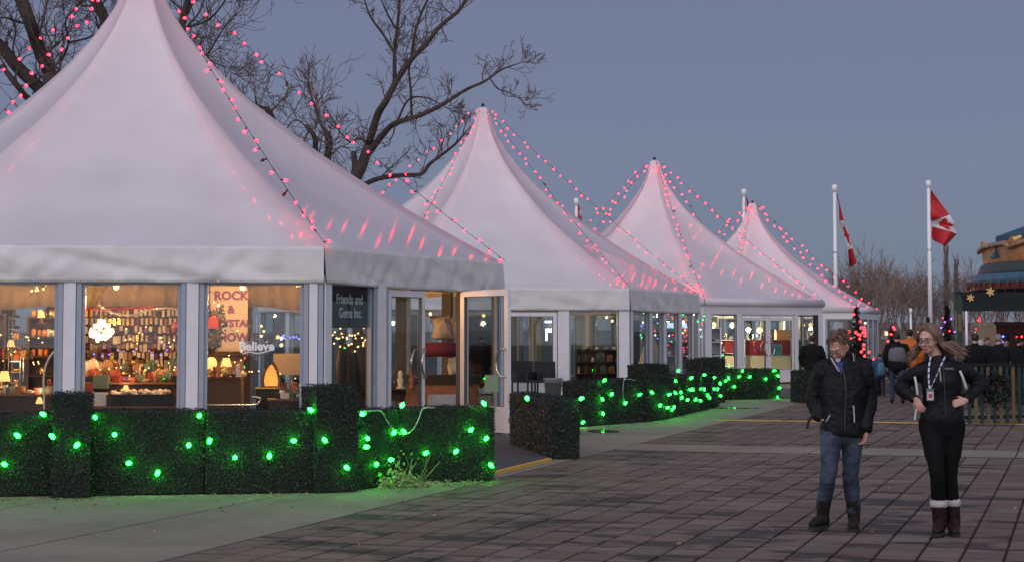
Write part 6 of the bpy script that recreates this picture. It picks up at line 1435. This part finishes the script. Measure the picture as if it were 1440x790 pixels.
M['paper'] = mat('cream_roll', (.55, .52, .46), .6)
strip('rolled_paper', [(.098, -.155, 1.36), (.12, -.165, 1.30), (.15, -.16, 1.21)], .011, M['paper'], wom, .009); strip('rolled_paper', [(-.268, -.13, 1.31), (-.262, -.16, 1.24), (-.255, -.165, 1.16)], .010, M['paper'], wom, .008); strip('rolled_paper', [(-.262, -.15, 1.05), (-.27, -.145, 1.0), (-.275, -.14, .95)], .009, M['paper'], wom, .007)
M['lany'] = mat('lanyard_blue', (.05, .09, .30), .6); M['lanw'] = mat('lanyard_white', (.6, .62, .66), .6)
bm = B(); bl_, br_ = [V((-.115, -.06, 1.49)), V((-.150, -.135, 1.40)), V((-.160, -.155, 1.30)), V((-.155, -.16, 1.215))], [V((.005, -.06, 1.485)), V((-.055, -.14, 1.40)), V((-.10, -.155, 1.31)), V((-.148, -.16, 1.215))]
la = bpy.data.objects.new('lanyard', None); COL.objects.link(la); la.parent = wom
for pts in (bl_, br_):
    c = bez(pts, 6)
    for i in range(0, len(c)-1): bm = B(); bar(bm, c[i], c[i+1]+(c[i+1]-c[i])*.02, .013, .003); obj('band', bm, M['lanw'] if i % 3 else M['lany'], la)
bm = B(); box(bm, -.184, -.122, -.176, -.168, 1.115, 1.215); bd = obj('badge', bm, mat('badge_holder', (.12, .12, .13), .3), la); bm = B(); box(bm, -.178, -.128, -.179, -.1761, 1.122, 1.19); obj('card', bm, mat('badge_card', (.55, .5, .48), .5), bd)
bm = B(); box(bm, -.168, -.138, -.1815, -.1791, 1.14, 1.172); obj('print_patch', bm, mat('badge_red', (.4, .05, .04), .5), bd)
M['legging'] = mat('black_leggings', (.0045, .0045, .005), .8, bump=.3, bs=50, spec=.15)
bm = B(); limb(bm, [V((-.02, .02, 1.02)), V((-.02, .02, .93)), V((-.02, .03, .84))], [(.16, .12), (.19, .145), (.175, .14)], seg=18)
for q in 'LR': limb(bm, [J['hip'+q]-V((0, 0, .02)), (J['hip'+q]+J['kn'+q])*.5, J['kn'+q], (J['kn'+q]+J['an'+q])*.5, J['an'+q]+V((0, 0, .10))], [.108, .090, .063, .060, .046])
clothes('leggings', wom, bm, M['legging'], .009, .010, .06, 0, 2)
M['boot_w'] = mat('maroon_boot', (.022, .007, .008), .6, spec=.25, var=.4, vs=10, bump=.5, bs=40); M['fleece'] = mat('fleece_cuff', (.48, .47, .46), .95, bump=1, bs=60)
for q in 'LR':
    boots(wom, 'boot', J['an'+q], J['to'+q], M['boot_w'], M['sole'], h=.17, r=.060, knee=J['kn'+q])
    bm = B(); c = J['an'+q] + (J['kn'+q]-J['an'+q])*.36; lathe(bm, [(.05, .235), (.068, .245), (.074, .27), (.066, .298), (.05, .302)], 14, c=(c.x, c.y, 0)); o = clothes('boot_cuff', wom, bm, M['fleece'], .007, .014, .02, 0, 1)
# hair: a cap, strands parted at the crown and blown to both sides
bm = B(); bmesh.ops.create_icosphere(bm, subdivisions=3, radius=1, matrix=H @ Matrix.Translation((0, .035, .04)) @ Matrix.Diagonal((.084, .096, .092, 1)))
Hi = H.to_3x3()
for k in range(230):
    side = rr_.choice((1, 1, 1, -1, -1)); t = rr_.random(); top = V((rr_.uniform(-.02, .02), -.055+.14*t, .125-.05*abs(t-.4))); mid = V((side*(.078+.012*rr_.random()), -.035+.12*t, .04-.03*rr_.random())); low = V((side*(.088+.012*rr_.random()), .0+.09*t, -.045))
    p0, p1, p2 = H @ top, H @ mid, H @ low
    if side > 0: e1 = p2 + V((.05+.05*rr_.random(), .02*rr_.gauss(0, 1), -.055+.055*rr_.random())); e2 = e1 + V((.03+.11*rr_.random(), .05*rr_.gauss(0, 1), -.085+.05*rr_.random()))
    else: e1 = p2 + V((-.02-.035*rr_.random(), .02*rr_.gauss(0, 1), -.06+.02*rr_.gauss(0, 1))); e2 = e1 + V((-.025-.06*rr_.random(), .04*rr_.gauss(0, 1), -.07+.02*rr_.gauss(0, 1)))
    lock(bm, [p0, p1, p2, e1, e2], .010, .0015, .4)
for k in range(70):
    t = rr_.random(); p0 = H @ V((rr_.uniform(-.07, .07), .08+.03*t, .06*rr_.random())); p1 = p0 + V((.03, .04, -.10)); lock(bm, [p0, p1, p1+V((.06*rr_.random()+.02, .02, -.08)), p1+V((.12*rr_.random()+.04, .03, -.13))], .011, .002, .4)
obj('hair', bm, M['hair_w'], wom)
# ---------------- people farther off, seen from behind or side on
def figure(p, h, label, jm, lm, hm, facing=180, stride=.12, wid=1.0, hat=None, band=None, skin='skin', lean=0., arms=.0, vox=.022, bend=0):
    s = h/1.72; t_ = Matrix.Rotation(R(facing), 4, 'Z')
    def P(x, y, z): return (Matrix.Rotation(R(facing), 3, 'Z') @ V((x*wid, y, z)))*s + V((0, 0, 0))
    J = dict(neck=P(0, -lean, 1.43), chest=P(0, -lean*.7, 1.25), waist=P(0, 0, 1.05), pelvis=P(0, 0, .92))
    for q, g in (('L', -1), ('R', 1)):
        J['sh'+q] = P(g*.18, -lean, 1.38); J['el'+q] = P(g*.25, .03-arms*.3*g*g, 1.12); J['wr'+q] = P(g*.22, -.06-arms, .9+arms*.6); J['hip'+q] = P(g*.09, 0, .9); J['kn'+q] = P(g*.1, -.04-g*stride*.6, .5); J['an'+q] = P(g*.1, -g*stride, .1); J['to'+q] = P(g*.11, -.14-g*stride, .035)
    Hh = Matrix.Translation(P(0, -lean-.02, 1.585)) @ Matrix.Rotation(R(facing), 4, 'Z') @ Matrix.Rotation(R(8+bend), 4, 'X') @ Matrix.Scale(s*1.0, 4)
    bm = B(); head_shape(bm, Hh, 1); limb(bm, [Hh @ V((0, .02, -.06)), J['neck']], [.055*s, .06*s], n=2, seg=8)
    sx = Matrix.Rotation(R(facing), 3, 'Z') @ V((1, 0, 0))
    limb(bm, [J['neck']-V((0, 0, .05)), J['chest'], J['waist'], J['pelvis']], [(.1*s, .07*s), (.15*s, .1*s), (.12*s, .09*s), (.14*s, .1*s)], side=sx, n=2, seg=10)
    for q in 'LR':
        limb(bm, [J['sh'+q], J['el'+q], J['wr'+q]], [.045*s, .036*s, .026*s], n=2, seg=7); limb(bm, [J['hip'+q], J['kn'+q], J['an'+q]], [.07*s, .05*s, .036*s], n=2, seg=7); limb(bm, [J['an'+q], J['to'+q]], [.035*s, .028*s], n=2, seg=6)
        d_ = (J['wr'+q]-J['el'+q]).normalized(); hand(bm, J['wr'+q], d_, -sx if q == 'R' else sx, .5, 1, s)
    o = obj('person', bm, M[skin], loc=p, smooth=True); add_mods(o, .012, 1); tag(o, label, 'person')
    bm = B(); limb(bm, [J['neck']+V((0, 0, .02)), J['chest']+V((0, 0, .08)), J['chest']-V((0, 0, .05)), J['waist'], J['pelvis']-V((0, 0, .06))], [(.09*s, .08*s), (.17*s*wid, .12*s), (.19*s*wid, .14*s), (.175*s*wid, .13*s), (.185*s*wid, .14*s)], side=sx, n=2, seg=12)
    for q in 'LR': limb(bm, [J['sh'+q], J['el'+q], J['wr'+q]], [.075*s, .066*s, .05*s], n=2, seg=8); tube(bm, [J['neck']-V((0, 0, .04)), J['sh'+q]], [.07*s, .07*s], 8, dome=True)
    jo = clothes('jacket', o, bm, jm, vox, .02, .12, 0, 1)
    if band:
        bm = B(); limb(bm, [J['chest']+V((0, 0, .02)), J['chest']-V((0, 0, .12)), J['waist']+V((0, 0, .0))], [(.197*s*wid, .147*s), (.203*s*wid, .152*s), (.185*s*wid, .14*s)], side=sx, n=2, seg=14); obj('grey_band', bm, band, jo, smooth=True)
    bm = B(); limb(bm, [J['pelvis'], J['pelvis']-V((0, 0, .08))], [(.15*s, .11*s), (.16*s, .12*s)], side=sx, n=2, seg=10)
    for q in 'LR': limb(bm, [J['hip'+q], J['kn'+q], J['an'+q]+V((0, 0, .03))], [.09*s, .07*s, .058*s], n=2, seg=8)
    clothes('trousers', o, bm, lm, vox, .012, .1, 0, 1)
    for q in 'LR': bm = B(); limb(bm, [J['an'+q], J['to'+q]+V((0, 0, .01))], [.05*s, .042*s], n=2, seg=8); obj('shoe', bm, PALS['dark'], o, smooth=True)
    bm = B(); bmesh.ops.create_icosphere(bm, subdivisions=3, radius=1, matrix=Hh @ Matrix.Translation((0, .03, .035)) @ Matrix.Diagonal((.086, .1, .095, 1)))
    for v in bm.verts: v.co += v.co.normalized()*noise.noise(v.co*18)*.02
    obj('hat' if hat else 'hair', bm, hat or hm, o, smooth=True); return o
Hb = mat('dark_hair', (.02, .014, .01), .6); Hg = mat('grey_hair', (.20, .18, .17), .6)
Jb = mat('black_coat', (.006, .0065, .008), .85, spec=.2); Jg = mat('charcoal_coat', (.015, .015, .018), .85, spec=.2); Jn = mat('blue_coat', (.02, .06, .13), .8); Jo = mat('orange_coat', (.62, .15, .02), .8); Tb = mat('dark_trousers', (.012, .014, .02), .85); Tj = mat('jeans_far', (.03, .045, .09), .85); Jr = mat('red_orange_coat', (.45, .10, .04), .8)
def fx(x, Z): v = at(x, 471, Z); v.z = 0; return v
figure(fx(1142, 46.5), 1.66, 'person in black hooded coat walking away behind the bowed man', Jb, Tb, Hb, 165, .2, 1.25)
o = figure(fx(1237, 49), 1.18, 'child in blue jacket walking away between the two adults', Jn, Tb, Hb, 175, .12, 1.25)
bm = B(); tube(bm, [V((0, -.16, .62)), V((0, -.17, .75)), V((0, -.15, .88))], [(.11, .06), (.12, .07), (.09, .05)], 10, dome=True); obj('hood', bm, mat('pale_blue_hood', (.08, .16, .26), .8), o, smooth=True)
figure(fx(1261, 44), 1.73, 'person in black jacket with a grey band, walking away', Jb, Tj, Hb, 170, .15, 1.15, band=mat('grey_jacket_band', (.13, .13, .14), .8))
figure(fx(1279, 46.5), 1.82, 'person in bright orange jacket partly behind the woman', Jo, Tb, Hb, 160, .1, 1.2)
figure(fx(1371, 41), 1.70, 'person in black jacket behind the fence beside the green post', Jb, Tb, Hb, 150, .05, 1.15)
figure(fx(1380, 44), 1.55, 'person in white knitted hat behind the fence', Jg, Tb, Hb, 190, .05, 1.0, hat=mat('white_knit', (.62, .62, .64), .9))
figure(fx(1388, 47), 1.62, 'person with brown hair standing in the crowd behind the fence', Jg, Tb, M['hair_m'], 20, .05, 1.0)
figure(fx(1404, 40), 1.68, 'broad grey haired person in black coat behind the wreath', Jb, Tb, Hg, 140, .05, 1.5)
figure(fx(1415, 45), 1.60, 'person in pale pink top facing the camera near the red cabin', mat('pale_pink_top', (.40, .28, .28), .8), Tb, Hb, -10, .05, 1.0)
figure(fx(1433, 43), 1.62, 'person in dark coat at the right edge behind the fence', Jg, Tb, Hb, 100, .05, 1.2)
figure(fx(783, 54), 1.6, 'person in red orange jacket inside the second tent', Jr, Tb, Hb, 100, .05, 1.1)
